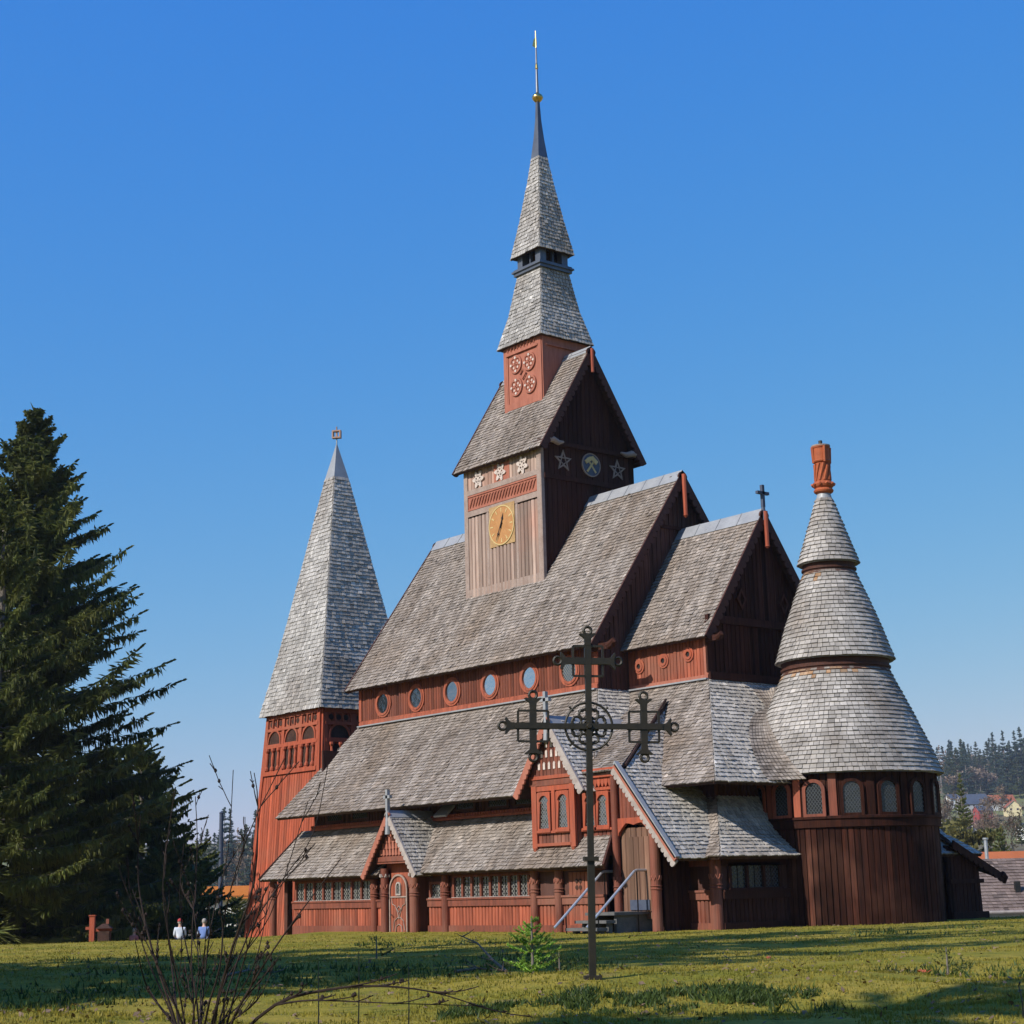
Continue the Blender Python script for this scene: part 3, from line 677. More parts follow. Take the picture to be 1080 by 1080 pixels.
# ---- walls below the upper eave
for f,x0,x1,z0,z1 in ((SOUTH(-6.75),-15.9,2.0,3.6,6.05),(NORTH(6.4),-6.2,15.9,3.6,6.3),(SOUTH(-4.9),1.5,6.1,3.8,6.3),(NORTH(4.9),-6.1,-1.5,3.8,6.3),(EAST(6.1),-4.95,4.95,3.8,6.3),(WEST(-15.9),-6.4,6.4,2.0,7.5)):
    mb=MB(); planks(mb,f,rect(x0,x1,z0,z1),.2,.04,style='round'); part(mb,'aisle_wall',M['brown'])
mb=MB()
bar(mb,SOUTH(-6.79),-15.9,0.4,4.12,4.30,.0,.12); bar(mb,SOUTH(-6.79),-15.9,.4,4.08,4.16,.12,.16)
for i in range(100): u=-15.8+i*.16; mb.tube([(u,-6.95,4.2),(u,-6.95,4.28)],.05,5)
part(mb,'aisle_moulding',M['orange'])
f=SOUTH(-6.79)
for x in (-14.2,-12.3,-5.2,-3.2,-1.6): mb=MB(); ring(mb,f,rect(x-.55,x+.55,4.45,4.85),rect(x-.68,x+.68,4.36,4.95),.0,.06); wd=part(mb,'eave_window',M['brown']); mb=MB(); bar(mb,f,x-.55,x+.55,4.45,4.85,.0,.025); part(mb,'pane',M['leaded_dark'],wd)
# ---- lower aisle roof
ZL,YL=2.135,8.289
la=MB(); KL=1.07
P=[(-17.57,-YL,ZL),(4.10,-YL,ZL),(3.75,-6.4,ZL+1.89*KL),(-17.15,-6.4,ZL+1.89*KL)]
YE=-8.62; YT=-6.75; ZT=ZL-.01+(YT-YE)*KL; PS=[(-17.18,YE,ZL-.01),(4.55,YE,ZL-.01),(3.40,YT,ZT),(-16.75,YT,ZT)]
shingles(la,[PS[0],(-8.45,YE,ZL-.01),(-8.45,YT,ZT),PS[3]],.19); shingles(la,[(-6.25,YE,ZL-.01),PS[1],PS[2],(-6.25,YT,ZT)],.19)
shingles(la,[(-8.45,-7.9,ZL-.01+.72*KL),(-6.25,-7.9,ZL-.01+.72*KL),(-6.25,YT,ZT),(-8.45,YT,ZT)],.19,over=0); lr=part(la,'lower_aisle_roof',ROOF); la=MB(); shingles(la,mir(P),.19); part(la,'lower_aisle_roof',ROOF); la=MB()
ZL2,YL2,XL2=2.301,6.749,8.013
def bell(pts_e,pts_t,m=0):
    """bell-cast roof plane: flatter lower half"""
    mid=[(e[0]+(t[0]-e[0])*.45,e[1]+(t[1]-e[1])*.45,e[2]+(t[2]-e[2])*.34) for e,t in zip(pts_e,pts_t)]
    shingles(la,[pts_e[0],pts_e[1],mid[1],mid[0]],.18,m=m); shingles(la,[mid[0],mid[1],pts_t[1],pts_t[0]],.18,m=m,over=0)
T=4.35; q=1.92
bell([(4.6,-YL2,ZL2),(XL2,-YL2,ZL2)],[(4.6,-YL2+q,T),(XL2-q,-YL2+q,T)])
bell([(XL2,-YL2,ZL2),(XL2,YL2,ZL2)],[(XL2-q,-YL2+q,T),(XL2-q,YL2-q,T)],5)
bell([(XL2,YL2,ZL2),(4.0,YL2,ZL2)],[(XL2-q,YL2-q,T),(4.0,YL2-q,T)])
part(la,'lower_aisle_roof',ROOF)
for (xe,xt) in ((4.58,3.43),(-17.21,-16.78)):
    mb=MB(); mb.beam((xe,YE-.03,ZL-.05),(xt,YT,ZT-.05),.07,.2); part(mb,'verge_board',M['brown'],lr)
# north entrance roof seen past the apse
mb=MB(); shingles(mb,[(8.1,5.1,2.62),(8.1,7.7,1.5),(6.2,7.7,2.1),(6.2,5.1,4.0)],.2); part(mb,'north_porch_roof',ROOF)
mb=MB(); scallop_board(mb,(8.12,4.9,2.75),(8.12,7.75,1.52),(0,0,-1),(1,0,0),.3,.3,.08,.08); mb.tube([(8.16,7.6,1.55),(8.16,7.78,1.4),(8.16,7.72,1.22)],[.14,.13,.06],8); part(mb,'bargeboard',M['dark'])
mb=MB(); planks(mb,EAST(7.9),[(4.8,-1.6),(6.75,-1.6),(6.6,2.0),(4.8,2.6)],.22,.04,style='batten'); bar(mb,EAST(7.9),4.8,6.75,1.25,1.4,.03,.1); bar(mb,EAST(7.9),4.8,6.85,-.4,.25,.03,.14)
part(mb,'north_porch_wall',M['dark'])

# ---- ground level walls
GZ=-1.6; YW=7.45
def low_wall(f,x0,x1,zt,mat,rail=1.0,w=.19):
    mb=MB(); planks(mb,f,rect(x0,x1,GZ,rail-.08),w,.05,style='round',m=0); bar(mb,f,x0,x1,rail-.1,rail+.13,.0,.11,1); bar(mb,f,x0,x1,rail+.13,rail+.2,.0,.15,1)
    plate(mb,f,rect(x0,x1,rail+.2,zt),-.12,-.02,2); bar(mb,f,x0,x1,2.0,2.2,-.02,.07,1)
    bar(mb,f,x0,x1,GZ,.22,.05,.09,1)
    return part(mb,'lower_wall',[M[mat],M['red' if mat!='dark' else 'dark'],M['brown']])
def window_strip(f,x0,x1,n,z0=1.22,z1=1.92,mat='red',gl='leaded_fine'):
    w=(x1-x0)/n
    mb=MB(); bar(mb,f,x0-.08,x1+.08,z0-.07,z0,.0,.12,1); bar(mb,f,x0-.08,x1+.08,z1,z1+.1,.0,.07)
    for i in range(n+1): u=x0+i*w; bar(mb,f,u-.055,u+.055,z0,z1,.0,.09); 
    for i in range(n): u=x0+(i+.5)*w; bar(mb,f,u-.012,u+.012,z0,z1,.012,.03,2)
    wd=part(mb,'window',[M[mat],M['white' if mat!='dark' else 'dark'],M['black']])
    mb=MB()
    for i in range(n): bar(mb,f,x0+i*w+.055,x0+(i+1)*w-.055,z0,z1,.0,.01)
    part(mb,'pane',M[gl],wd)
fs=SOUTH(-8.0,.66)
low_wall(fs,-16.15,-9.3,2.5,'orange'); window_strip(fs,-15.9,-10.35,8)
low_wall(fs,-6.6,3.3,2.5,'orange'); window_strip(fs,-5.0,-.65,8); window_strip(fs,-6.45,-5.75,1,1.22,1.7)
low_wall(WEST(-16.15),-YW,YW,2.5,'brown'); low_wall(NORTH(YW),-4.0,16.15,2.5,'brown')
low_wall(SOUTH(-6.2),4.4,7.45,2.6,'red',1.05)
window_strip(SOUTH(-6.2),4.7,5.9,2,1.3,2.0,'dark','leaded_dark')
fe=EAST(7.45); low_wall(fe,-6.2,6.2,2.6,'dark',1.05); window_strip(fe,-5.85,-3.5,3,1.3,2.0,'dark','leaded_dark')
low_wall(EAST(4.0),-YW,-6.2,2.9,'brown')
def post(x,y,r,z1,name='round_post',mat='red',band=True,z0=GZ):
    mb=MB(); mb.lathe(x,y,[(r*1.05,z0),(r,z0+.4),(r*.98,z1-.5),(r*1.0,z1)],16)
    o=part(mb,name,M[mat],church,False)
    if band:
        mb=MB()
        for z in (1.32,1.42): mb.lathe(x,y,[(r+.005,z-.02),(r+.03,z),(r+.005,z+.02)],16)
        for k in range(8):   # carved drapery cut
            a=2*math.pi*k/8; b=a+2*math.pi/8; c_=(a+b)/2
            mb.tube([(x+(r+.012)*math.cos(t_),y+(r+.012)*math.sin(t_),z_) for t_,z_ in ((a,1.75),(a*.75+b*.25,1.64),(c_,1.6),(a*.25+b*.75,1.64),(b,1.75))],.013,4,1)
        part(mb,'carved_band',[M[mat],M['pinkred']],o)
    return o
for x in (-17.0,-9.42,-4.80,.36,1.66): post(x,-8.1,.155,2.45)
post(-17.2,7.55,.19,2.55,band=False); post(7.3,-6.3,.2,2.28)
mb=MB(); mb.box(-16.45,-16.2,-7.9,-7.65,GZ,2.5); mb.box(-17.0,-15.6,-8.0,-7.75,2.1,2.35)
part(mb,'passage_frame',M['brown'])
mb=MB(); mb.tube([(-16.98,-7.3,GZ),(-16.98,-7.3,2.3)],.07,8); part(mb,'white_pole',M['white'])  # slim white upright in the passage opening
# low door under the lower roof
mb=MB(); f=fs; planks(mb,f,rect(1.42,2.45,GZ,1.95),.2,.03,back=False,gap=.01)
dr=part(mb,'cellar_door',M['orange'])
for z in (.5,1.1): pass
mb=MB(); bar(mb,f,1.42,2.05,1.05,1.12,.03,.06); mb.tube([f.p(1.42,1.2,.06),f.p(1.55,1.1,.06),f.p(1.42,.98,.06)],.02,5); mb.lathe(0,0,[(0.001,-9),(0.002,-8.99)],3)
part(mb,'hinge',M['white'],dr)
mb=MB(); f=fs
for a in range(4):
    an=a*math.pi/2+math.pi/4; plate(mb,f,circ(1.95+.13*math.cos(an),1.55+.15*math.sin(an),.075,10),.03,.05)
part(mb,'cutout',M['under'],dr)
# ---- south porch with arched door
PX=-7.36
pk=1.10*(4.42-2.05)/1.76/1.10
pr=MB(); FY=-8.85
shingles(pr,[(PX+1.78,FY,2.05),(PX+1.78,-6.3,2.05),(PX,-6.3,4.42),(PX,FY,4.42)],.17,.12,.2,m=5)
shingles(pr,[(PX-1.78,-6.3,2.05),(PX-1.78,FY,2.05),(PX,FY,4.42),(PX,-6.3,4.42)],.17,.12,.2)
po=part(pr,'porch_roof',ROOF)
def south_barges(xc,y,hw,ze,zr,parent,cols=('pinkred','white'),w=.25,per=.2,amp=.09):
    for s,c_ in ((-1,cols[0]),(1,cols[1])):
        mb=MB(); scallop_board(mb,(xc,y,zr+.06),(xc+s*(hw+.04),y,ze+.02),(0,0,-1),(0,-1,0),w,per,amp,.07); part(mb,'bargeboard',M[c_],parent)
def y_ridge(xc,y0,y1,z,parent,k,w=.3):
    mb=MB(); c_=1/math.hypot(1,k)
    for s in (-1,1):
        d=V((s*c_,0,-k*c_))*w; a=V((xc,y0,z+.08)); b=V((xc,y1,z+.08)); mb.face([a,b,b+d,a+d] if s>0 else [b,a,a+d,b+d]) if True else 0
    part(mb,'ridge_cap',M['metal'],parent)
south_barges(PX,FY,1.78,2.05,4.42,po,('pinkred','white'))
y_ridge(PX,FY-.05,-6.3,4.42,po,1.35,.34)
finial_cross(PX,FY-.02,4.5,.78,.42,.13,'metal',po,'x',.9)
f=SOUTH(FY+.25,PX); mb=MB(); plate(mb,f,[(-1.0,2.78),(1.0,2.78),(0,4.15)],-.06,0,0)
for r_ in range(5):
    z=2.85+r_*.23; hw=(4.1-z)/1.37
    nn=max(1,int(hw*2/.2))
    for i in range(nn): u=-hw+(i+.5)*2*hw/nn; plate(mb,f,[(u-.085,z),(u,z-.03),(u+.085,z),(u+.05,z+.2),(u-.05,z+.2)],0,.05+.004*(i%2),1)
bar(mb,f,-1.05,1.05,2.6,2.78,-.1,.09); bar(mb,f,-1.1,1.1,2.52,2.6,-.12,.05)
part(mb,'porch_gable',[M['red'],M['pinkred']])
for x,pr_ in ((PX-.93,.155),(PX+1.02,.185)): 
    o=post(x,-8.4,pr_,2.35,'porch_post')
    mb=MB()
    for k in range(6):
        a=2*math.pi*k/6-1.6; R_=pr_+.02; mb.tube([(x+R_*math.cos(a),-8.4+R_*math.sin(a),2.02),(x+R_*math.cos(a+.25),-8.4+R_*math.sin(a+.25),2.13),(x+R_*math.cos(a+.5),-8.4+R_*math.sin(a+.5),2.03)],.03,5)
    part(mb,'capital_carving',M['white'],o)
f=SOUTH(-8.2,PX-.16); mb=MB(); AW=1.16
door=archp(-.02,GZ,AW,2.12-GZ,10)
outer=[(-.75,GZ),(.71,GZ)]+[(-.02+.73*math.cos(math.pi*i/10),2.5-.73+.73*math.sin(math.pi*i/10)) for i in range(11)]
ring(mb,f,door,rect(-.75,.71,GZ,2.5)[0:2]+[(max(-.75,min(.71,-.02+1.1*math.cos(math.pi*i/10))),min(2.5,1.56+1.1*math.sin(math.pi*i/10))) for i in range(11)],-.1,.0)
for s in (-1,1): plate(mb,Fr((PX+s*.85,-8.2,0),(0,1,0),(0,0,1)),rect(0,.75,GZ,2.5),-.05,.05)
plate(mb,f,rect(-1.0,.95,2.3,2.75),-.1,-.02)
part(mb,'door_surround',M['orange'])
mb=MB(); planks(mb,Fr((PX-.16,-8.23,0),(1,0,0),(0,0,1)),archp(-.02,GZ,AW,2.12-GZ,14),.2,.03,gap=.01); dr=part(mb,'arched_door',M['orange'])
f=SOUTH(-8.265,PX-.16); mb=MB(); ring(mb,f,archp(-.02,GZ,AW-.1,2.06-GZ,12),archp(-.02,GZ,AW+.02,2.13-GZ,12),.0,.05)
bar(mb,f,-.54,.5,1.26,1.31,.0,.035)
for pts in ([(-.5,1.24),(-.44,1.02),(-.25,.95),(-.12,.75),(-.02,.5)],[(.46,1.24),(.4,1.02),(.22,.95),(.1,.75),(-.02,.5)],[(-.4,.05),(-.3,.4),(-.1,.52),(-.02,.5),(.08,.52),(.28,.4),(.36,.05)],[(-.25,-.1),(-.2,.2),(-.02,.28),(.16,.2),(.2,-.1)],[(-.02,.95),(-.15,.84),(-.02,.72),(.11,.84),(-.02,.95)]):
    mb.tube([f.p(u,v,.012) for u,v in pts],.018,5)
part(mb,'door_ironwork',M['grey_board'],dr)
mb=MB(); ring(mb,f,archp(-.02,1.40,.2,.38,8),archp(-.02,1.34,.32,.50,8),.0,.05); plate(mb,f,archp(-.02,1.40,.2,.38,8),.0,.012,1); part(mb,'door_window',[M['white'],M['leaded']],dr)
mb=MB(); mb.tube([f.p(-.46,.62,.02),f.p(-.46,.62,.09),f.p(-.34,.62,.1)],.02,6); part(mb,'handle',M['black'],dr)
# ---- stair house: oriel dormer, window wall, shed roof and half gable
BX,BW=1.48,1.09; YB=-8.0
def lancet(f,u,v,w,h,parent=church,mat='brick'):
    mb=MB(); inn=archp(u,v,w,h,10)
    # little cusps at the shoulders make the arch three-lobed
    for i,(a,b) in enumerate(inn):
        if i>1 and abs(b-(v+h-w*.5))<w*.12: inn[i]=(a+(u-a)*.28,b)
    ring(mb,f,inn,rect(u-w/2-.09,u+w/2+.09,v-.07,v+h+.12)[:2]+[(max(u-w/2-.09,min(u+w/2+.09,u+(w*.9)*math.cos(math.pi*i/10))),min(v+h+.12,v+h-w/2+w*1.1*math.sin(math.pi*i/10))) for i in range(11)],.0,.09)
    bar(mb,f,u-w/2-.12,u+w/2+.12,v-.14,v-.06,.0,.13)
    o=part(mb,'lancet_window',M[mat],parent); mb=MB(); plate(mb,f,archp(u,v,w,h,10),.0,.02); part(mb,'pane',M['leaded'],o); return o
mb=MB(); f=SOUTH(YB,BX)
planks(mb,f,rect(-BW,BW,2.45,4.95),.2,.03); planks(mb,EAST(BX+BW),rect(YB,-6.6,2.45,4.95),.2,.03); planks(mb,WEST(BX-BW),rect(6.6,-YB,2.45,4.95),.2,.03)
part(mb,'oriel_wall',M['red'])
mb=MB()
for s in (-1,1): bar(mb,f,s*(BW-.08)-.13,s*(BW-.08)+.13,2.8,5.0,.03,.12); mb.lathe(BX+s*(BW-.08),YB-.06,[(.03,2.62),(.09,2.7),(.12,2.8)],8)
bar(mb,f,-BW+.18,BW-.18,4.72,5.12,.03,.1); bar(mb,f,-BW-.1,BW+.1,5.12,5.24,.03,.16); bar(mb,f,-BW+.18,BW-.18,2.85,2.95,.03,.14); bar(mb,f,-BW+.18,BW-.18,3.28,3.36,.03,.13)
bar(mb,f,-.09,.09,3.36,4.72,.03,.1)
part(mb,'oriel_frame',M['brick'])
fo=SOUTH(YB-.03,BX); lancet(fo,-.50,3.45,.52,1.12); lancet(fo,.50,3.45,.52,1.12)
dm=MB(); DY=-8.32; k=(7.2-4.6)/1.84
DX=1.52
shingles(dm,[(DX+1.84,DY,4.6),(DX+1.84,-5.5,4.6),(DX,-4.2,7.2),(DX,DY,7.2)],.17,.12,.2,m=5)
shingles(dm,[(DX-1.84,-5.5,4.6),(DX-1.84,DY,4.6),(DX,DY,7.2),(DX,-4.2,7.2)],.17,.12,.2)
do=part(dm,'dormer_roof',ROOF)
south_barges(DX,DY,1.84,4.6,7.2,do,('pinkred','white'),.29)
y_ridge(DX,DY-.05,-4.6,7.2,do,1.41,.38)
finial_cross(DX,DY-.02,7.3,.8,.46,.13,'metal',do,'x',.9)
mb=MB(); f=SOUTH(DY+.22,DX); planks(mb,f,[(-1.28,5.2),(1.28,5.2),(0,6.95)],.19,.03,style='board')
plate(mb,f,rect(-1.3,1.3,4.9,5.2),-.15,.02)
for r_,n in ((5.45,6),(5.86,5),(6.2,3)):
    for i in range(n): u=(i-(n-1)/2)*.27; plate(mb,f,[(u-.055,r_),(u+.055,r_),(u+.055,r_+.2),(u,r_+.26),(u-.055,r_+.2)],.03,.055,1)
part(mb,'dormer_gable',[M['red'],M['carve']])
# right-hand window wall
mb=MB(); f=SOUTH(-7.72,.27); planks(mb,f,rect(2.3,4.1,2.45,5.2),.2,.03); part(mb,'stair_house_wall',M['red'])
mb=MB(); bar(mb,f,2.3,4.3,5.02,5.24,.03,.2); bar(mb,f,2.3,4.3,5.24,5.32,.03,.26)
for i in range(11): u=2.4+i*.18; plate(mb,f,[(u-.085,5.02),(u-.085,4.85),(u-.04,4.74),(u,4.7),(u+.04,4.74),(u+.085,4.85),(u+.085,5.02)][::-1],.03,.12+.004*(i%2))
bar(mb,f,2.3,4.0,2.85,2.95,.03,.14); bar(mb,f,2.3,4.0,3.28,3.36,.03,.13); bar(mb,f,3.9,4.06,2.5,5.02,.03,.12); bar(mb,f,2.3,4.0,4.6,4.7,.03,.1)
part(mb,'stair_house_frame',M['brick'])
fo=SOUTH(-7.75,.27); lancet(fo,2.78,3.45,.5,1.0); lancet(fo,3.42,3.45,.5,1.0)
# shed roof + east slope
es=MB()
shingles(es,[(1.6,-8.0,5.20),(4.80,-8.0,5.20),(2.75,-3.72,7.86),(1.0,-3.72,7.86)],.2)
ke=1.17; ez=lambda x: 5.30-(x-4.78)*ke
shingles(es,[(7.38,-8.0,ez(7.38)),(7.38,-5.2,ez(7.38)),(6.0,-5.2,ez(6.0)),(6.0,-8.0,ez(6.0))],.18,.12,.2,m=5)
shingles(es,[(6.0,-8.0,ez(6.0)),(6.0,-5.0,ez(6.0)),(4.85,-4.6,ez(4.85)),(4.85,-8.0,ez(4.85))],.18,.12,.2,m=5,over=0)
shingles(es,[(4.85,-7.75,ez(4.85)),(4.85,-4.6,ez(4.85)),(2.7,-3.6,ez(2.7)),(2.72,-3.72,ez(2.72))],.18,.12,.2,m=5,over=0)
eo=part(es,'stair_roof',ROOF)
mb=MB(); mb.tube([(4.8,-7.7,5.36),(2.75,-3.75,7.93)],.045,5); part(mb,'hip_flashing',M['under'],eo)
mb=MB(); mb.beam((4.74,-8.1,5.44),(7.45,-8.1,ez(7.45)+.1),.18,.10,(0,0,1)); part(mb,'verge_cap',M['metal'],eo)
mb=MB(); mb.beam((4.74,-8.14,5.34),(7.43,-8.14,ez(7.43)-.0),.1,.14,(0,0,1)); part(mb,'verge_rail',M['pinkred'],eo)
mb=MB(); scallop_board(mb,(4.7,-8.06,5.32),(7.45,-8.06,ez(7.45)-.02),(0,0,-1),(0,-1,0),.31,.2,.1,.06); part(mb,'bargeboard',M['white'],eo)
mb=MB(); f=SOUTH(-7.72); planks(mb,f,[(4.4,3.5),(6.35,3.25),(6.12,3.52),(4.85,4.98),(4.4,4.98)],.2,.035,style='round')
part(mb,'half_gable_wall',M['red'])
mb=MB(); f=SOUTH(-7.71); planks(mb,f,rect(4.42,6.0,.4,3.3),.26,.03,gap=.02); part(mb,'stair_house_boards',M['oakdoor'])
mb=MB(); f=SOUTH(-7.76); planks(mb,f,rect(4.85,5.85,.64,3.0),.25,.03,gap=.012); d2=part(mb,'entrance_door',M['oakdoor'])
mb=MB(); f=SOUTH(-7.80); bar(mb,f,4.89,5.81,.68,1.0,.0,.03); part(mb,'kick_plate',M['slate'],d2)
mb=MB(); f=SOUTH(-7.76,.22)
arch=[(4.28+.75*(1+math.cos(math.pi*i/12)),3.05+.40*math.sin(math.pi*i/12)*(1+.16*math.cos(6*math.pi*i/12))) for i in range(13)]
for i in range(12):
    a,b=arch[i],arch[i+1]; plate(mb,f,[(b[0],b[1]),(a[0],a[1]),(a[0],3.62),(b[0],3.62)],.0,.12)
bar(mb,f,5.78,5.98,3.2,3.5,.0,.12); bar(mb,f,4.05,4.28,3.05,3.62,.0,.12)
part(mb,'trefoil_beam',M['brick'])
post(4.36,-7.86,.13,5.0,'round_post'); post(6.14,-7.82,.17,3.55,'round_post')
mb=MB(); f=EAST(6.05); planks(mb,f,rect(-7.4,-6.2,GZ,3.2),.2,.04,style='round'); part(mb,'stair_house_side',M['dark'])

# ---- round apse
AX=7.45; RW=3.10
mb=MB(); n=96
def ap(a,r,z): return (AX+r*math.cos(a),r*math.sin(a),z)
for i in range(n):
    a=2*math.pi*i/n; b=2*math.pi*(i+1)/n; t=max(.45,random.gauss(1,.26)); R=RW+random.uniform(-.01,.02)
    g=.08*(b-a)
    for (z0,z1) in ((GZ,3.16),):
        mb.face([ap(a,RW-.05,z0),ap(a+g,R,z0),ap(a+g,R,z1),ap(a,RW-.05,z1)],0,t*.7); mb.face([ap(a+g,R,z0),ap(b-g,R,z0),ap(b-g,R,z1),ap(a+g,R,z1)],0,t); mb.face([ap(b-g,R,z0),ap(b,RW-.05,z0),ap(b,RW-.05,z1),ap(b-g,R,z1)],0,t*.7)
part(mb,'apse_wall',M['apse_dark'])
mb=MB()
for i in range(n):
    a=2*math.pi*i/n; b=2*math.pi*(i+1)/n; t=max(.5,random.gauss(1,.12)); R=RW+random.uniform(-.01,.02); g=.06*(b-a)
    mb.face([ap(a,RW-.04,3.1),ap(a+g,R,3.1),ap(a+g,R,5.3),ap(a,RW-.04,5.3)],0,t*.7); mb.face([ap(a+g,R,3.1),ap(b-g,R,3.1),ap(b-g,R,5.3),ap(a+g,R,5.3)],0,t); mb.face([ap(b-g,R,3.1),ap(b,RW-.04,3.1),ap(b,RW-.04,5.3),ap(b-g,R,5.3)],0,t*.7)
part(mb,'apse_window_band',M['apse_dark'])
mb=MB(); mb.lathe(AX,0,[(RW,3.14),(RW+.09,3.16),(RW+.09,3.42),(RW+.14,3.43),(RW+.14,3.5),(RW,3.54)],96); part(mb,'apse_sill',M['apse_dark'])
for k in range(-5,6):
    a=rad(22.5*k); o=V(ap(a,RW+.015,0)); f=Fr((o.x,o.y,0),(-math.sin(a),math.cos(a),0),(0,0,1))
    mb=MB(); inn=archp(0,3.6,.56,1.02,12)
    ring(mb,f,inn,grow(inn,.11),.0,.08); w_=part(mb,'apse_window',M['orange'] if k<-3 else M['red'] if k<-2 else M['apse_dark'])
    mb=MB(); plate(mb,f,archp(0,3.6,.56,1.02,12),.0,.03); part(mb,'pane',M['leaded_dark'],w_)
for k in range(-5,5):
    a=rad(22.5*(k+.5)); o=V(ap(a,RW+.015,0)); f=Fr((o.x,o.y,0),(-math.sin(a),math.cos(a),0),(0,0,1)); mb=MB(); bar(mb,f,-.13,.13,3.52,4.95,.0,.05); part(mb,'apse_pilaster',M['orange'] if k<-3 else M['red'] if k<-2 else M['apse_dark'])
tiers=[([(3.37,4.93),(3.08,5.75),(2.45,7.2),(1.80,8.62)],(1.86,8.52,8.98)),([(2.05,8.93),(1.64,10.2),(1.25,11.25),(.88,12.15)],(.92,12.06,12.52)),([(1.08,12.42),(.81,13.2),(.50,14.15),(.27,14.85)],None)]
for prof,band in tiers:
    mb=MB(); cone_shingles(mb,AX,0,prof,.16,.20,stain=2 if band else 0)
    mb.lathe(AX,0,[(prof[0][0]-.6,prof[0][1]+.02),(prof[0][0]-.03,prof[0][1]-.03)]+[(r-.03,z-.01) for r,z in prof[1:]],64,0,.8)
    part(mb,'apse_roof',[M['shingle_cone'],M['under'],M['shingle_rust']])
    if band:
        r,z0,z1=band; mb=MB(); mb.lathe(AX,0,[(r-.1,z0-.2),(r,z0),(r,z1-.1),(r+.03,z1-.1),(r+.03,z1-.02),(r-.05,z1+.25)],48); mb.lathe(AX,0,[(r+.0,z0+.1),(r+.05,z0+.12),(r+.05,z0+.18),(r,z0+.2)],48)
        mb.lathe(AX,0,[(r+.02,z0-.08),(r+.05,z0-.04),(r+.03,z0+.02)],48); part(mb,'apse_drum',M['brown'])
mb=MB(); mb.lathe(AX,0,[(.29,14.8),(.24,15.0),(.24,15.08)],24); part(mb,'chimney_collar',M['metal'])
mb=MB(); mb.lathe(AX,0,[(.26,15.0),(.34,15.06),(.36,15.12),(.30,15.2),(.36,15.26),(.39,15.34),(.34,15.42),(.27,15.46),(.26,16.12),(.31,16.16),(.33,16.2),(.30,16.24),(.30,16.66),(.33,16.7),(.33,16.76),(.2,16.78)],24)
for k in range(10):
    a=2*math.pi*k/10; mb.tube([(AX+.265*math.cos(a+i*.16),.265*math.sin(a+i*.16),15.48+i*.155) for i in range(5)],.05,5)
    mb.tube([(AX+.36*math.cos(a),.36*math.sin(a),15.3),(AX+.4*math.cos(a+.2),.4*math.sin(a+.2),15.36)],.055,5)
for k in range(4):
    a=math.pi/4+k*math.pi/2+.3; mb.tube([(AX+.3*math.cos(a),.3*math.sin(a),16.14),(AX+.33*math.cos(a),.33*math.sin(a),16.72)],.06,6)
ch=part(mb,'chimney',M['terracotta'])
mb=MB(); mb.lathe(AX,0,[(.34,16.74),(.34,16.79),(.1,16.82)],20); mb.tube([(AX,0,16.8),(AX,0,16.98)],.07,8,1); part(mb,'chimney_cap',[M['grey_board'],M['black']],ch)

# curved shingle saddle where the round roof runs into the hipped roof
mb=MB(); rc=lambda z: np.interp(z,[4.93,5.75,7.2,8.62],[3.37,3.08,2.45,1.80])
def sad(z,k,dd=.03):
    r=rc(z); x=XUC-(z-ZU)/((ZB-ZU)/(YU-YN)); c_=max(-.98,min(.98,(x-AX)/r)); a=-math.acos(c_)
    a2=a+.26; P2=V((AX+(r+.03)*math.cos(a2),(r+.03)*math.sin(a2),z)); P1=V((x+.03,r*math.sin(a)-.75,z))
    m_=V((x+.16,r*math.sin(a)-.16,z)); q=P1*(1-k)**2+m_*2*k*(1-k)+P2*k*k
    return q+V((.7,-.55,.5)).normalized()*dd
zz=4.72; row=0
while zz<8.1:
    n=9; off=(row%2)*.5
    for i in range(n):
        k0,k1=i/n+.008,(i+1)/n-.008; t=max(.5,random.gauss(.95,.13)); d=.05+random.uniform(-.012,.012)
        a,b,c_,e_=sad(zz,k0,d),sad(zz,k1,d),sad(zz+.15,k1,.012),sad(zz+.15,k0,.012)
        mb.face([a,b,c_,e_],0,t); mb.face([sad(zz,k0,0),sad(zz,k1,0),b,a],0,t*.8)
    zz+=.125; row+=1
part(mb,'roof_saddle',M['shingle'])

# ================================================================== bell tower
bell=empty('bell_tower',(-24.53,0,0),'separate red wooden bell tower with a tall pointed grey shingle roof left of the nave','bell tower')
BXc=-24.53
def bpart(mb,name,mats,parent=None,label=None):
    o=mb.build(name,mats,parent or bell,False,label)
    if parent is None or parent==bell: o.matrix_parent_inverse=Matrix.Translation((24.53,0,0))
    return o
hb0,hb1,zb0,zb1=3.30,2.46,-1.6,10.3
def bfr(k):
    c_,s_=round(math.cos(k*math.pi/2)),round(math.sin(k*math.pi/2))
    R=lambda x,y:(BXc+x*c_-y*s_,x*s_+y*c_)
    return fr3([(*R(-hb0,-hb0),zb0),(*R(hb0,-hb0),zb0),(*R(hb1,-hb1),zb1)])
Hs=math.hypot(zb1-zb0,hb0-hb1)
mb=MB()
fr_b=[]
for k in range(4):
    f=bfr(k); f.o=f.p(hb0,0); fr_b.append(f)   # centred frame: u=0 in the middle, v up the slope
    planks(mb,f,[(-hb0,0),(hb0,0),(hb1,Hs),(-hb1,Hs)],.22,.035,style='board',bd=.2)
    for s in (-1,1):
        mb.beam(f.p(s*(hb0-.12),0,.04),f.p(s*(hb1-.12),Hs,.04),.24,.12,f.n)
bpart(mb,'tower_wall',M['brick'])
vz=lambda z:(z-zb0)/(zb1-zb0)*Hs
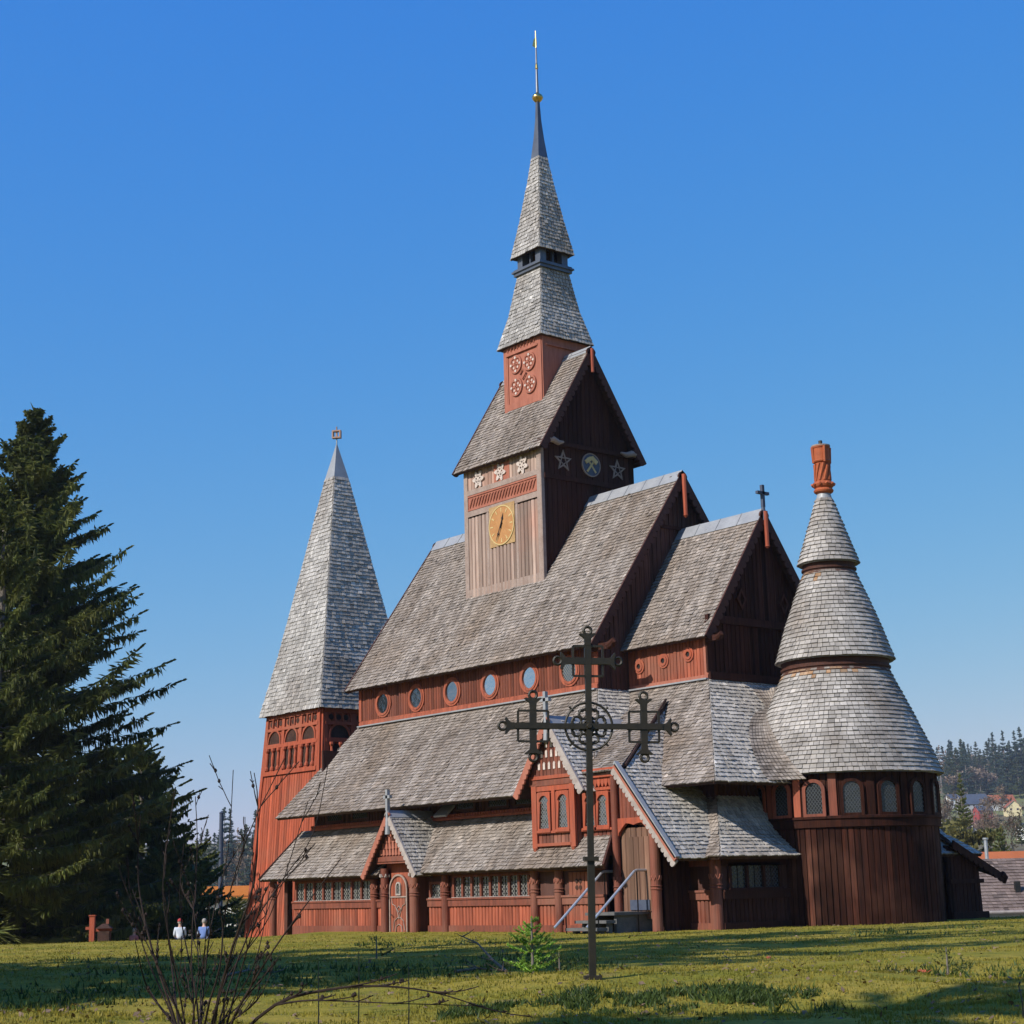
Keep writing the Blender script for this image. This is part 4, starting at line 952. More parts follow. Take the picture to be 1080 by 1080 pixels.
for k,f in enumerate(fr_b):
    mb=MB(); ops=[]
    hw=2.36
    for z,h_ in ((10.05,.25),(9.42,.14),(8.6,.16),(7.3,.2)): bar(mb,f,-hw-.02*(10-z),hw+.02*(10-z),vz(z)-h_/2,vz(z)+h_/2,.03,.13)
    for u in (-hw,-.8,.8,hw): bar(mb,f,u-.12,u+.12,vz(7.4),vz(9.9),.03,.11)
    for g in (-1.58,0,1.58):
        m2=MB(); ops.append(m2)
        for j in (-.42,0,.42): plate(m2,f,circ(g+j,vz(9.72),.14,12),.036,.05)
        for j in (-.215,.215): mb.beam(f.p(g+j,vz(9.5),.08),f.p(g+j,vz(9.95),.08),.07,.07,f.n)
        a=archp(g,vz(8.72),1.05,.62,12); plate(m2,f,a,.036,.05); ring(mb,f,a,grow(a,.1),.03,.12)
        bar(m2,f,g-.52,g+.52,vz(7.48),vz(8.42),.036,.05)
        for j in (-.52,0,.52):
            p=f.p(g+j,vz(7.45),.12); q_=f.p(g+j,vz(8.5),.12); d=q_-p
            mb.tube([p,p+d*.1,p+d*.2,p+d*.5,p+d*.8,p+d*.9,q_],[.11,.11,.06,.085,.06,.12,.12],8)
    fr_=bpart(mb,'arcade_frame',M['brick'])
    for q_ in ops: bpart(q_,'sound_opening',M['under'],fr_)  # dark plates stand in for the shade inside the openings
mb=MB()
SP=[(2.80,10.15),(2.12,13.2),(1.28,17.6),(.42,22.2)]
for (h0,z0),(h1,z1) in zip(SP[:-1],SP[1:]):
    for k in range(4):
        c_,s_=round(math.cos(k*math.pi/2)),round(math.sin(k*math.pi/2))
        R=lambda x,y:(BXc+x*c_-y*s_,x*s_+y*c_)
        shingles(mb,[(*R(-h0,-h0),z0),(*R(h0,-h0),z0),(*R(h1,-h1),z1),(*R(-h1,-h1),z1)],.2,.16,.26,.04,m=2 if k==1 else 0,over=.04 if z0<11 else 0)  # paler shingles brighten the east face
sr=bpart(mb,'spire_roof',[M['shingle_bell'],M['under'],M['shingle_east']])
mb=MB(); h=SP
for (h0,z0),(h1,z1) in (((.44,22.15),(.22,23.1)),((.22,23.1),(.03,23.95))):
    for k in range(4):
        c_,s_=round(math.cos(k*math.pi/2)),round(math.sin(k*math.pi/2)); R=lambda x,y:(BXc+x*c_-y*s_,x*s_+y*c_)
        mb.face([(*R(-h0,-h0),z0),(*R(h0,-h0),z0),(*R(h1,-h1),z1),(*R(-h1,-h1),z1)])
mb.tube([(BXc,0,23.8),(BXc,0,24.35)],.035,6)
bpart(mb,'metal_cap',M['metal'])
mb=MB(); fv=Fr((BXc,0,24.5),(.75,.66,0),(0,0,1))
ring(mb,fv,rect(-.16,.16,-.13,.15),rect(-.23,.23,-.20,.22),-.12,.12); plate(mb,fv,[(-.05,-.2),(.05,-.2),(.03,.22),(-.03,.22)],-.05,.05); mb.beam(fv.p(0,-.24),fv.p(0,.42),.05,.05,(1,0,0))
bpart(mb,'weather_vane',M['grey_wood'])
mb=MB(); mb.lathe(-20.9+.0,-2.9,[(.34,-1.6),(.34,2.6)],16); bpart(mb,'corner_post',M['brick'])

# ================================================================== terrain
rng=np.random.default_rng(5)
class VN:
    """value noise on a lattice"""
    def __init__(s,seed): s.g=np.random.default_rng(seed).random((256,256))
    def __call__(s,x,y):
        x=np.asarray(x,float); y=np.asarray(y,float)
        xi=np.floor(x).astype(int); yi=np.floor(y).astype(int); fx=x-xi; fy=y-yi; fx=fx*fx*(3-2*fx); fy=fy*fy*(3-2*fy)
        g=s.g; a=g[xi%256,yi%256]; b=g[(xi+1)%256,yi%256]; c=g[xi%256,(yi+1)%256]; d=g[(xi+1)%256,(yi+1)%256]
        return (a*(1-fx)+b*fx)*(1-fy)+(c*(1-fx)+d*fx)*fy-.5
vn1,vn2,vn3=VN(1),VN(2),VN(3)
def sstep(a,b,x): 
    t=np.clip((x-a)/(b-a),0,1); return t*t*(3-2*t)
def height(x,y):
    x=np.asarray(x,float); y=np.asarray(y,float)
    px,py=x-CAM.x,y-CAM.y; d=px*FH.x+py*FH.y; s=px*RH.x+py*RH.y; r=np.hypot(x-12,y+12)
    z=.0+.002*np.clip(s,-14,14)*sstep(20,55,d)
    near=1-sstep(70,120,r)
    z=z+near*(vn1(x*.18,y*.18)*.34+vn2(x*.5,y*.5)*.12+vn3(x*1.6,y*1.6)*.05)*(1-.85*sstep(26,44,d))
    z=z+.16*np.exp(-((d-24.5)**2/9+(s-1.0)**2/12))            # mound the iron cross stands on
    z=z-.22*np.exp(-((d-20.5)**2/1.2+(s-2.2)**2/6))            # hollow in front of it
    left=sstep(-8,-13,s)*sstep(62,78,d); z=z-1.3*left
    right=sstep(10,16,s)*sstep(64,88,d); z=z-4.2*right
    r2=np.hypot(x-12,y+12)
    dr=r2+48
    prof=np.interp(dr,[0,112,140,190,235,300,420,600,760,840,1000,1200,1500,2600,5000],[0,0,-3,-1.5,.5,4,8,14,25,34,54,72,80,66,40])
    side=sstep(-.12,.14,s/np.maximum(dr,50)); hill=sstep(170,500,dr)
    return z+prof*(1-hill*(1-side)*.42)+hill*(vn1(x*.004+9,y*.004)*8+vn2(x*.0011,y*.0011+4)*8)
hz=lambda x,y: float(height(x,y))
m,nt,b=nodes('meadow_ground')
vec=coords(nt,(1,1,1)); g1=noise(nt,vec,.35,4,.6); g2=noise(nt,vec,2.2,4,.65); g3=noise(nt,vec,28,3,.7)
c=mixc(nt,ramp(nt,g1,[(.38,(0,0,0)),(.62,(1,1,1))]),(.20,.185,.022),(.33,.25,.042))
c=mixc(nt,ramp(nt,g2,[(.50,(0,0,0)),(.72,(1,1,1))]),c,(.11,.125,.022))
c=mixc(nt,ramp(nt,noise(nt,coords(nt,(1,1,1.0)),.9,5,.7),[(.60,(0,0,0)),(.74,(1,1,1))]),c,(.24,.165,.075))
c=mixc(nt,1.0,c,ramp(nt,g3,[(.2,(.6,.6,.6)),(.8,(1.35,1.35,1.35))]),'MULTIPLY')
# far slopes: forest floor and pasture
geo=N(nt,'ShaderNodeNewGeometry'); ln=N(nt,'ShaderNodeVectorMath',operation='LENGTH'); nt.links.new(geo.outputs['Position'],ln.inputs[0])
far=N(nt,'ShaderNodeMapRange'); far.inputs[1].default_value=150; far.inputs[2].default_value=320; nt.links.new(ln.outputs['Value'],far.inputs[0])
fc=mixc(nt,ramp(nt,noise(nt,vec,.02,3),[(.42,(0,0,0)),(.6,(1,1,1))]),(.13,.105,.06),(.16,.17,.06))
c=mixc(nt,far.outputs[0],c,fc)
nt.links.new(c,b.inputs['Base Color']); b.inputs['Roughness'].default_value=.95; b.inputs['Specular IOR Level'].default_value=.1
bp=N(nt,'ShaderNodeBump'); bp.inputs['Strength'].default_value=.7; bp.inputs['Distance'].default_value=.05
bh=N(nt,'ShaderNodeMath',operation='ADD'); nt.links.new(g2,bh.inputs[0]); nt.links.new(g3,bh.inputs[1]); nt.links.new(bh.outputs[0],bp.inputs['Height']); nt.links.new(bp.outputs[0],b.inputs['Normal'])
M['ground']=m
def terrain():
    rad_=[0.0]+list(np.geomspace(2.5,4200,330))
    vy=YAW; an=np.concatenate([np.arange(-21,21,.22),np.arange(21,339,2.4)])
    an=np.radians(an)+vy; na=len(an)
    R_,A_=np.meshgrid(np.array(rad_[1:]),an,indexing='ij')
    X=CAM.x+R_*np.cos(A_); Y=CAM.y+R_*np.sin(A_); Z=height(X,Y)
    V_=np.stack([X.ravel(),Y.ravel(),Z.ravel()],1)
    nr=len(rad_)-1
    i=np.arange(nr-1)[:,None]*na; j=np.arange(na)[None,:]; j2=(j+1)%na
    F=np.stack([i+j,i+na+j,i+na+j2,i+j2],-1).reshape(-1,4)
    c0=len(V_); V_=np.vstack([V_,[[CAM.x,CAM.y,hz(CAM.x,CAM.y)]]])
    o=np_mesh('ground',V_,F,np.ones(len(F)),M['ground'])
    o.data.polygons.foreach_set('use_smooth',[True]*len(o.data.polygons))
    return tag(o,'mossy yellow-green meadow sloping down in front of the church','ground',kind='structure')
terrain()

# grass: short blades near the camera, thinner farther out
def blades(name,n,dmin,dmax,hmin,hmax,wmul,mats,keep=None,smin=None,smax=None,lean=.5):
    u=rng.random(n); d=dmin*(dmax/dmin)**u
    hw=.335*d+.6; s=(rng.random(n)*2-1)*hw
    if keep is not None:
        k=keep(d,s); d,s=d[k],s[k]
    n=len(d); x=CAM.x+FH.x*d+RH.x*s; y=CAM.y+FH.y*d+RH.y*s
    inside=(((x>-16.2)&(x<7.6)&(abs(y)<7.5))|(np.hypot(x-7.45,y)<3.2)|((abs(x+24.5)<3.4)&(abs(y)<3.4)))
    x,y,d,s=x[~inside],y[~inside],d[~inside],s[~inside]; n=len(d)
    z=height(x,y)
    k=5; # blades per tuft
    x=np.repeat(x,k)+rng.normal(0,.05,n*k)*np.repeat(np.sqrt(d/15),k); y=np.repeat(y,k)+rng.normal(0,.05,n*k)*np.repeat(np.sqrt(d/15),k); z=np.repeat(z,k)-.01; dd=np.repeat(d,k)
    h=rng.uniform(hmin,hmax,n*k)*np.repeat(rng.uniform(.6,1.3,n),k); w=.0011*wmul*np.sqrt(dd/15)*8*rng.uniform(.7,1.4,n*k)
    a=rng.random(n*k)*2*np.pi; la=rng.random(n*k)*2*np.pi; ll=h*lean*rng.random(n*k)
    cx,cy=np.cos(a)*w,np.sin(a)*w; tx,ty=np.cos(la)*ll,np.sin(la)*ll
    P=np.empty((n*k,3,3)); P[:,0]=np.stack([x-cx,y-cy,z],1); P[:,1]=np.stack([x+cx,y+cy,z],1); P[:,2]=np.stack([x+tx,y+ty,z+h],1)
    F=np.arange(n*k*3).reshape(-1,3)
    t=np.repeat(rng.uniform(.65,1.35,n),k)*rng.uniform(.8,1.2,n*k)
    return np_mesh(name,P.reshape(-1,3),F,t,mats)
o=blades('grass',42000,14,66,.015,.06,1.0,M['grass'],lambda d,s:(vn1(d*.4+50,s*.4)+vn2(d*1.3,s*1.3+20)*.7)>-.28)
tag(o,'short mossy grass covering the meadow','grass',kind='stuff')
o=blades('tussock_grass',5200,14.5,52,.04,.15,1.7,M['tuft'],lambda d,s:(vn3(d*.22+30,s*.30+7)>.24)|((abs(d-20.6)<.55)&(abs(s-2.6)<1.7)&(vn3(d*2,s*2)>-.1)),lean=.9)
tag(o,'dark tussocks of longer grass in the hollows of the meadow','grass',kind='stuff')
o=blades('heather_bank',30000,19.4,24.2,.03,.11,1.7,M['tuft'],lambda d,s:(abs(d-(20.7+.55*s))<.75+1.3*vn1(s*1.3+3,d*.9))&(s>-.9)&(s<3.6)&(vn3(d*2.1,s*2.1)+.7*vn2(d*5,s*5)>.02),lean=1.3)
tag(o,'ragged dark bank of heathery grass in front of the iron cross','grass',kind='stuff')

def leaf_litter(n):
    d=15*(58/15)**rng.random(n); s=(rng.random(n)*2-1)*(.33*d); x=CAM.x+FH.x*d+RH.x*s; y=CAM.y+FH.y*d+RH.y*s
    k=~(((x>-16.2)&(x<7.6)&(abs(y)<7.9))|(np.hypot(x-7.45,y)<3.2)); x,y=x[k],y[k]; n=len(x); z=height(x,y)+rng.uniform(.01,.05,n)
    a=rng.random(n)*6.28; e=np.stack([np.cos(a),np.sin(a),rng.normal(0,.35,n)],1)*rng.uniform(.025,.055,n)[:,None]; f_=np.stack([-np.sin(a),np.cos(a),rng.normal(0,.35,n)],1)*rng.uniform(.012,.03,n)[:,None]
    c_=np.stack([x,y,z],1); P=np.stack([c_-e,c_-f_,c_+e,c_+f_],1)
    return np_mesh('leaf_litter',P.reshape(-1,3),np.arange(n*4).reshape(-1,4),rng.uniform(.5,1.4,n),M['deadwood'])
tag(leaf_litter(2600),'scattered dead brown leaves and twigs on the grass','leaves',kind='stuff')

# ================================================================== conifers
def spruce_arrays(H,R,seed,nwh,nbr,ntw,cw,base=.03,droop=.3,shape=.85,hang=.8,cap=None):
    r=np.random.default_rng(seed); Vs=[];Fs=[];Ts=[]
    cards=[];tint=[];wood=[]
    for i in range(nwh):
        fz=base+(1-base)*((i+r.uniform(-.3,.3))/nwh); fz=min(max(fz,base),.985); z=fz*H
        Lm=R*(1-fz)**shape*(1 if fz>.12 else .8+1.6*fz)+.12*R*(1-fz)*.3+.015*H*(1-fz)
        if cap: Lm=min(Lm,cap*(.92+.14*r.random()))
        for k in range(nbr):
            if r.random()<.08: continue
            a=r.random()*2*np.pi; L=Lm*r.uniform(.62,1.06)
            s0=.50*fz-.30*(1-fz)*droop*3+r.normal(0,.085); s1=.17*(1-fz)+.03
            ts=np.linspace(0,1,6); rr_=L*ts; zz=z+L*(s0*ts+s1*ts**2.2*1.2)
            aa=a+r.normal(0,.05)*ts
            bx,by=rr_*np.cos(aa),rr_*np.sin(aa)
            wood.append((np.stack([bx,by,zz],1),.010*H/27*3*(L/R+.25)))
            bt=r.uniform(.65,1.35)
            n=max(3,int(ntw*(.35+.65*L/R)))
            t=r.uniform(.12,1.0,n)**.8; 
            px=np.interp(t,ts,bx);py=np.interp(t,ts,by);pz=np.interp(t,ts,zz)
            out=np.array([np.cos(a),np.sin(a),0]); side=np.array([-np.sin(a),np.cos(a),0])
            # side twigs (in the branch plane) and hanging twigs
            kind=r.random(n)
            sgn=np.where(r.random(n)<.5,-1,1); tl=L*.15*(1.15-t)*r.uniform(.6,1.3,n)+.025*R
            dirv=np.where((kind<.40)[:,None], (out[None]*r.uniform(.05,.6,n)[:,None]+side[None]*(sgn*r.uniform(.5,1,n))[:,None]+np.array([0,0,1.])[None]*r.uniform(-.6,.25,n)[:,None]),
                 (out[None]*r.uniform(-.1,.35,n)[:,None]+side[None]*r.uniform(-.25,.25,n)[:,None]+np.array([0,0,-1.])[None]))
            ht=hang*min(R,cap or R)*.085*r.uniform(.3,1.7,n)*(1.1-.6*t)*(0.35+.65*np.minimum(1,L/(.45*R)))
            ln_=np.where(kind<.40,tl,ht)
            end=t>.93
            dirv[end]=out*1.0+np.array([0,0,.25]); ln_=np.where(end,.012*R+.01*L,ln_)
            dirv/=np.linalg.norm(dirv,axis=1)[:,None]
            p0=np.stack([px,py,pz],1)
            cards.append(np.concatenate([p0,p0+dirv*ln_[:,None]],1)); tint.append(bt*r.uniform(.7,1.3,n))
    # leader
    p0=np.zeros((6,3)); p0[:,2]=np.linspace(.9,.985,6)*H; an=r.random(6)*6.28; p1=p0+np.stack([np.cos(an)*.012*H,np.sin(an)*.012*H,np.full(6,.022*H)],1)
    cards.append(np.concatenate([p0,p1],1)); tint.append(np.ones(6))
    C=np.concatenate(cards); T=np.concatenate(tint); n=len(C)
    p0,p1=C[:,:3],C[:,3:]; d=p1-p0; ln_=np.linalg.norm(d,axis=1)[:,None]; d=d/np.maximum(ln_,1e-6)
    rv=r.normal(size=(n,3)); x=np.cross(d,rv); x/=np.maximum(np.linalg.norm(x,axis=1)[:,None],1e-6); y=np.cross(d,x)
    ww=(cw*r.uniform(.6,1.3,n))[:,None]
    quads=[]
    for e in (x,y):
        quads.append(np.stack([p0-e*ww*.35,p0+d*ln_*.45-e*ww+0*d,p1,p0+d*ln_*.45+e*ww],1))
    Q=np.concatenate(quads); Tq=np.concatenate([T,T*r.uniform(.85,1.15,n)])
    return Q.reshape(-1,3),np.arange(len(Q)*4).reshape(-1,4),Tq,wood
def make_conifer(name,H,R,seed,nwh,nbr,ntw,cw,leaf,label,cat,group,trunk_r=None,wood=True,hide_low=0,**k):
    P,F,T,W=spruce_arrays(H,R,seed,nwh,nbr,ntw,cw,**k)
    root=empty(name,(0,0,0),label,cat,group)
    np_mesh('crown',P,F,T,M[leaf],root)
    mb=MB(); tr=trunk_r or H*.013
    rs=np.random.default_rng(seed+9)
    zs=np.linspace(-1.0,H*.97,10); mb.tube([(rs.normal(0,.02)*tr*4,rs.normal(0,.02)*tr*4,z) for z in zs],[tr*(1.25 if i==0 else 1)*(1-.96*max(0,z)/H)+.01 for i,z in enumerate(zs)],9)
    if wood:
        for pts,r_ in W: mb.tube([tuple(p) for p in pts],[r_*(1-.85*t) for t in np.linspace(0,1,len(pts))],3,caps=False)
    mb.build('trunk',M['bark'],root)
    return root
def put(o,d,s,dz=0,rz=0,sc=1.0,label=None,group=None):
    p=ds(d,s); o.location=(p.x,p.y,hz(p.x,p.y)+dz); o.rotation_euler=(0,0,rz); o.scale=(sc,sc,sc)
    if label: o['label']=label
    if group: o['group']=group
    return o
big=make_conifer('spruce_tree',29.6,12.6,11,72,8,300,.062,'needle','towering dark spruce at the left edge, its pointed top the highest of the trees','tree',None,.48,droop=.30,shape=.85,hang=.85,base=.03,cap=9.5)
put(big,90,-26,-.2)
sp2=make_conifer('spruce_tree',12.5,6.0,23,34,8,260,.062,'needle','lower drooping spruce behind the towering one, reaching nearest the bell tower','tree',None,.4,droop=.36,shape=.72,hang=.95,base=.03)
put(sp2,103,-22.6,-.4)
sp3=make_conifer('spruce_tree',23,6.2,37,40,7,230,.062,'needle','spruce with a thick bare grey trunk, in front of the towering one','tree',None,.45,droop=.30,shape=.8,hang=.95,base=.17)
put(sp3,80,-24.4,-.2)
bush=make_conifer('spruce_tree',6.5,3.2,41,16,7,200,.068,'needle','low dark spruce thicket at the foot of the big spruces, right of the trunks','tree',None,.15,droop=.25,shape=.45,hang=1.0,base=.02)
put(bush,96,-19.8,-.6)
bush2=copy_tree(bush); put(bush2,108,-20.2,-.8,2.0,1.1,'low dark spruce behind the orange-roofed hut, left of the bell tower')
# second, paler trunk
mb=MB(); p=ds(92,-26.6); mb.tube([(p.x,p.y,-1.6),(p.x+.1,p.y,3.5),(p.x-.1,p.y+.2,9)],[.28,.22,.15],9)
tag(mb.build('tree_trunk',M['deadwood']),'slim pale trunk beside the thick grey trunk under the big spruces','tree trunk')
# trees outside the picture on the left whose shade falls across the meadow
shade=make_conifer('spruce_tree',15,3.3,55,24,6,34,.16,'needle','spruce standing left of the picture whose shade falls across the meadow','tree','spruces left of the picture',.3,droop=.3,base=.1)
SHADE=[]
for (td,ts,hh) in ((35,2.5,20),(41,4.5,22),(48,6.5,24),(52,4.5,23.5),(31,-1.5,18),(38,-2,17),(45,0,20),(22,6.5,16),(44,12,30),(50,11,30.5),(46,10,31),(41,13,32),(47,14,34),(42,8,26),(53,13,33),(23,9,22),(21.3,8,20),(18.2,4.2,14),(19.3,5,14),(20.5,7,19)):
    L=hh*1.19; SHADE.append((td-.594*L,ts-.805*L,hh/15))   # trunk position from where the tip's shadow lies
for i,(d,s,sc) in enumerate(SHADE):
    o=shade if i==0 else copy_tree(shade); put(o,d,s,-.1,i*1.3,sc); o.scale=(min(sc,1.25),min(sc,1.25),sc)

# ---- far hillside forest: individual trees
far_a=make_conifer('spruce_tree',22,4.6,61,17,7,13,.62,'needle_far','x','tree',None,.3,False,droop=.3,shape=.8,hang=1.6)
far_b=make_conifer('spruce_tree',25,4.2,62,19,7,13,.62,'needle_blue','x','tree',None,.3,False,droop=.3,shape=.9,hang=1.6)
far_c=make_conifer('larch_tree',21,4.0,63,14,6,9,.30,'larch','x','tree',None,.3,False,droop=.05,shape=.8,hang=.8)
def bare_tree(name,H,seed,leaf,label,cat='tree',group=None,ntw=900,cw=.10,spread=.38):
    r=random.Random(seed); root=empty(name,(0,0,0),label,cat,group); mb=MB(); tips=[]
    def grow_(p,d,L,rad_,lev):
        n=4; pts=[V(p)]; 
        for i in range(n):
            d=(d+V((r.gauss(0,.12),r.gauss(0,.12),r.gauss(0,.06)+.05))).normalized(); pts.append(pts[-1]+d*L/n)
        mb.tube(pts,[rad_*(1-.55*i/n) for i in range(n+1)],5 if lev<2 else 3,caps=False)
        tips.extend([(pts[k],d,lev) for k in range(2,n+1)] if lev>=2 else [])
        if lev<3:
            for k in range(5 if lev==0 else 4):
                q=pts[r.choice((2,3,4))] if lev else pts[0]+(pts[-1]-pts[0])*r.uniform(.35,1)
                a=r.uniform(0,6.28); e=(d*.75+V((math.cos(a),math.sin(a),r.uniform(-.1,.5)))*.8).normalized(); grow_(q,e,L*r.uniform(.45,.65),rad_*.5,lev+1)
    grow_((0,0,-.8),V((0,0,1)),H*.62,H*.016,0)
    mb.build('trunk',M['bark'],root)
    q=[];t=[]
    R_=np.random.default_rng(seed)
    for i in range(ntw):
        p,d,l=r.choice(tips); p=V(p)+V((r.gauss(0,1),r.gauss(0,1),r.gauss(0,1)))*H*.025
        e=(V(d)*.6+V((r.gauss(0,.6),r.gauss(0,.6),r.gauss(0,.4)+.3))).normalized(); s_=e.cross(V((r.random(),r.random(),r.random()))).normalized()*cw*r.uniform(.4,1.2); L=H*.07*r.uniform(.5,1.4)
        q+= [p-s_*.4,p+e*L*.5-s_,p+e*L,p+e*L*.5+s_]; t.append(r.uniform(.7,1.3))
    np_mesh('crown',np.array([tuple(x) for x in q]),np.arange(len(q)).reshape(-1,4),np.array(t),M[leaf],root)
    return root
far_d=bare_tree('bare_tree',17,5,'baretwig','x',ntw=700,cw=.35)
KIND={'a':(far_a,'green spruce in the far hillside forest above the village','spruces of the far hillside forest'),'b':(far_b,'blue-green spruce in the far hillside forest above the village','blue-green spruces of the far hillside forest'),'c':(far_c,'russet larch in the far hillside forest above the village','larches of the far hillside forest'),'d':(far_d,'bare grey-brown tree in the far hillside forest above the village','bare trees of the far hillside forest')}
rf=random.Random(12); first={k:True for k in KIND}
def far_tree(d,s,kind,sc):
    o,l,g=KIND[kind]
    if first[kind]: first[kind]=False
    else: o=copy_tree(o)
    put(o,d,s,-.5,rf.uniform(0,6.28),sc,l,g); k_=rf.uniform(1.05,1.5)*sc; o.scale=(k_,k_,sc*rf.uniform(.85,1.1))
for i in range(170):    # right of the church
    d=rf.uniform(905,1260); s=d*(rf.uniform(.243,.315) if i<150 else rf.uniform(.2,.36)); far_tree(d,s,rf.choices('abcd',(6,5,1.0,1.0))[0],rf.uniform(.85,1.35))
for i in range(60):     # left, seen between the spruces and the bell tower
    d=rf.uniform(520,760); s=-d*rf.uniform(.13,.24); far_tree(d,s,rf.choices('abcd',(5,4,.6,1.2))[0],rf.uniform(.75,1.1))
for i in range(70):
    d=rf.uniform(900,1230); s=d*(rf.uniform(.02,.245) if i<55 else rf.uniform(-.13,.05)); far_tree(d,s,rf.choices('abcd',(5,4,1.6,2))[0],rf.uniform(.7,1.15))

# ================================================================== village on the right
def house(d,s,w,l,h,rise,rz,wallc,roofc,label,name='village_house',z=None,dormer=False,win=True,solar=False):
    p=ds(d,s); root=empty(name,(p.x,p.y,hz(p.x,p.y) if z is None else z),label,'house',None,YAW-math.pi/2+rz)
    def bp(mb,nm,mt,par=None): return mb.build(nm,mt,par or root)
    mb=MB(); mb.box(-l/2,l/2,-w/2,w/2,-4,h)
    for s_ in (-1,1): 
        x=s_*(l/2); tri=[(x,-w/2,h),(x,w/2,h),(x,0,h+rise)]; mb.face(tri if s_>0 else tri[::-1])
    bp(mb,'wall',wallc)
    mb=MB(); ov=.5; k=rise/(w/2)
    for s_ in (-1,1):
        a=[(-l/2-ov,s_*(w/2+ov),h-ov*k),(l/2+ov,s_*(w/2+ov),h-ov*k),(l/2+ov,0,h+rise),(-l/2-ov,0,h+rise)]
        if s_>0: a=[a[1],a[0],a[3],a[2]]
        slab(mb,a,.2,.02)
    rf_=bp(mb,'roof',[roofc,M['white']])
    mb=MB(); mb.box(l*.2-.4,l*.2+.4,-.4,.4,h+rise*.7,h+rise+1.0); bp(mb,'chimney',M['stonegrey'],rf_)
    if solar:
        f=fr3([(-l/2,-w/2,h),(l/2,-w/2,h),(l/2,0,h+rise)]); mb=MB(); plate(mb,f,rect(l*.4,l*.75,1.0,3.2),.22,.3); bp(mb,'solar_panel',M['slate'],rf_)
    if win:
        for i in range(int(l/3)):
            x=-l/2+1.5+i*3; mb=MB(); f=SOUTH(-w/2,x); ring(mb,f,rect(-.5,.5,.9,2.2),rect(-.65,.65,.75,2.35),.0,.08); o=bp(mb,'window',M['white']); mb=MB(); plate(mb,f,rect(-.5,.5,.9,2.2),.0,.03); bp(mb,'pane',M['black'],o)
        for s_,f in ((1,EAST(l/2)),(-1,WEST(-l/2))):
            for u in (-w*.22,w*.22):
                mb=MB(); ring(mb,f,rect(u-.5,u+.5,.9,2.2),rect(u-.65,u+.65,.75,2.35),.0,.08); o=bp(mb,'window',M['white']); mb=MB(); plate(mb,f,rect(u-.5,u+.5,.9,2.2),.0,.03); bp(mb,'pane',M['black'],o)
    return root
W_white=plain('white_render',(.72,.71,.68)); W_yel=plain('pale_yellow_render',(.72,.62,.36)); W_red=plain('red_clapboard',(.32,.06,.05)); W_grey=plain('grey_render',(.42,.42,.42))
R_brown=surf('brown_tile_roof',(.16,.115,.095),(.20,.15,.125),(1,1,1),1.2,.9,None,(5,5,5),3,.3,.3,.02); R_blue=plain('blue_grey_slate_roof',(.085,.105,.15)); R_or=plain('orange_tile_roof',(.38,.12,.055)); R_red=plain('rust_tile_roof',(.25,.11,.075)); R_dark=plain('dark_slate_roof',(.07,.07,.08))
VIL=[ # px-x, px-y(base), d, w,l,h,rise,rz,wall,roof,label,solar
 (993,868,760,8,9,7,5,1.35,W_white,R_dark,'white gabled village house with a dark roof, next to the church on the hillside',False),
 (1026,852,800,11,17,3.2,7.5,.05,W_grey,R_blue,'wide village house with a long blue-grey slate roof',True),
 (1037,860,770,8,9,3.8,3.4,.15,W_red,R_blue,'small red clapboard village house with white windows below the blue-grey roof',False),
 (1068,856,800,9,11,3.5,4.8,1.5,W_yel,R_or,'pale yellow gabled village house with an orange roof',False),
 (1055,850,840,10,17,3.0,6,.1,W_white,R_or,'orange-roofed village house just behind the yellow one',True),
 (1035,877,640,8,11,2.5,4.0,.2,W_white,R_red,'low rust-roofed village house between the conifers',False),
 (1016,884,600,7,10,2.8,3.2,-.2,W_white,R_dark,'small white village house left of the tall slim conifer',False),
 (1085,880,600,7,9,3.6,3.0,.3,W_white,R_dark,'white village house at the right edge of the hillside',False),
 (1008,848,840,8,11,4.0,4.0,.2,W_white,R_blue,'white-walled village house half hidden beside the wide blue-grey roof',False)]
def pxz(x,y,d):
    """height of the sight line through a photo pixel at distance d, used to set houses on the slope they stand on"""
    v=fw+rr*((x-540)/1798.08)-uu*((y-540)/1798.08); t=d/v.dot(FH); p=CAM+v*t; return p
for (x,y,d,w_,l,h,ri,rz,wc,rc,lab,so_) in VIL:
    p=pxz(x,y,d); q=p-CAM; house(d,q.dot(RH),w_,l,h,ri,rz,wc,rc,lab,z=p.z,solar=so_).scale=(.75,.75,.58)
# near house with brown tiled roof below the churchyard
p=pxz(1058,962,100); NHs=(p-CAM).dot(RH); base=p.z-3.2
nh=empty('neighbour_house',(p.x,p.y,base),'near house with a large brown tiled roof and white balcony, right of the church','house',None,YAW-math.pi/2+.04)
mb=MB(); mb.box(-2.0,9,.4,9,-2,3.1); mb.build('wall',W_white,nh)
mb=MB(); a=[(-2.6,-.2,3.25),(9.5,-.2,3.25),(9.5,4.7,6.25),(-2.6,4.7,6.25)]
shingles(mb,a,.34,.26,.30,.05); shingles(mb,[(9.5,9.6,3.25),(-2.6,9.6,3.25),(-2.6,4.7,6.25),(9.5,4.7,6.25)],.34,.26,.30,.05)
nr_=mb.build('roof',[R_brown,M['under']],nh)
mb=MB(); mb.tube([(-2.7,-.28,3.2),(9.6,-.28,3.2)],.09,8); mb.tube([(1.2,-.2,3.15),(1.2,-.05,2.6),(1.2,.3,-2)],.05,6); mb.build('gutter',M['white'],nr_)
mb=MB(); mb.box(1.3,1.6,1.4,1.7,3.8,4.9); mb.build('vent_pipe',M['black'],nr_)
mb=MB(); mb.box(-.2,8,-1.5,.4,1.3,1.5)
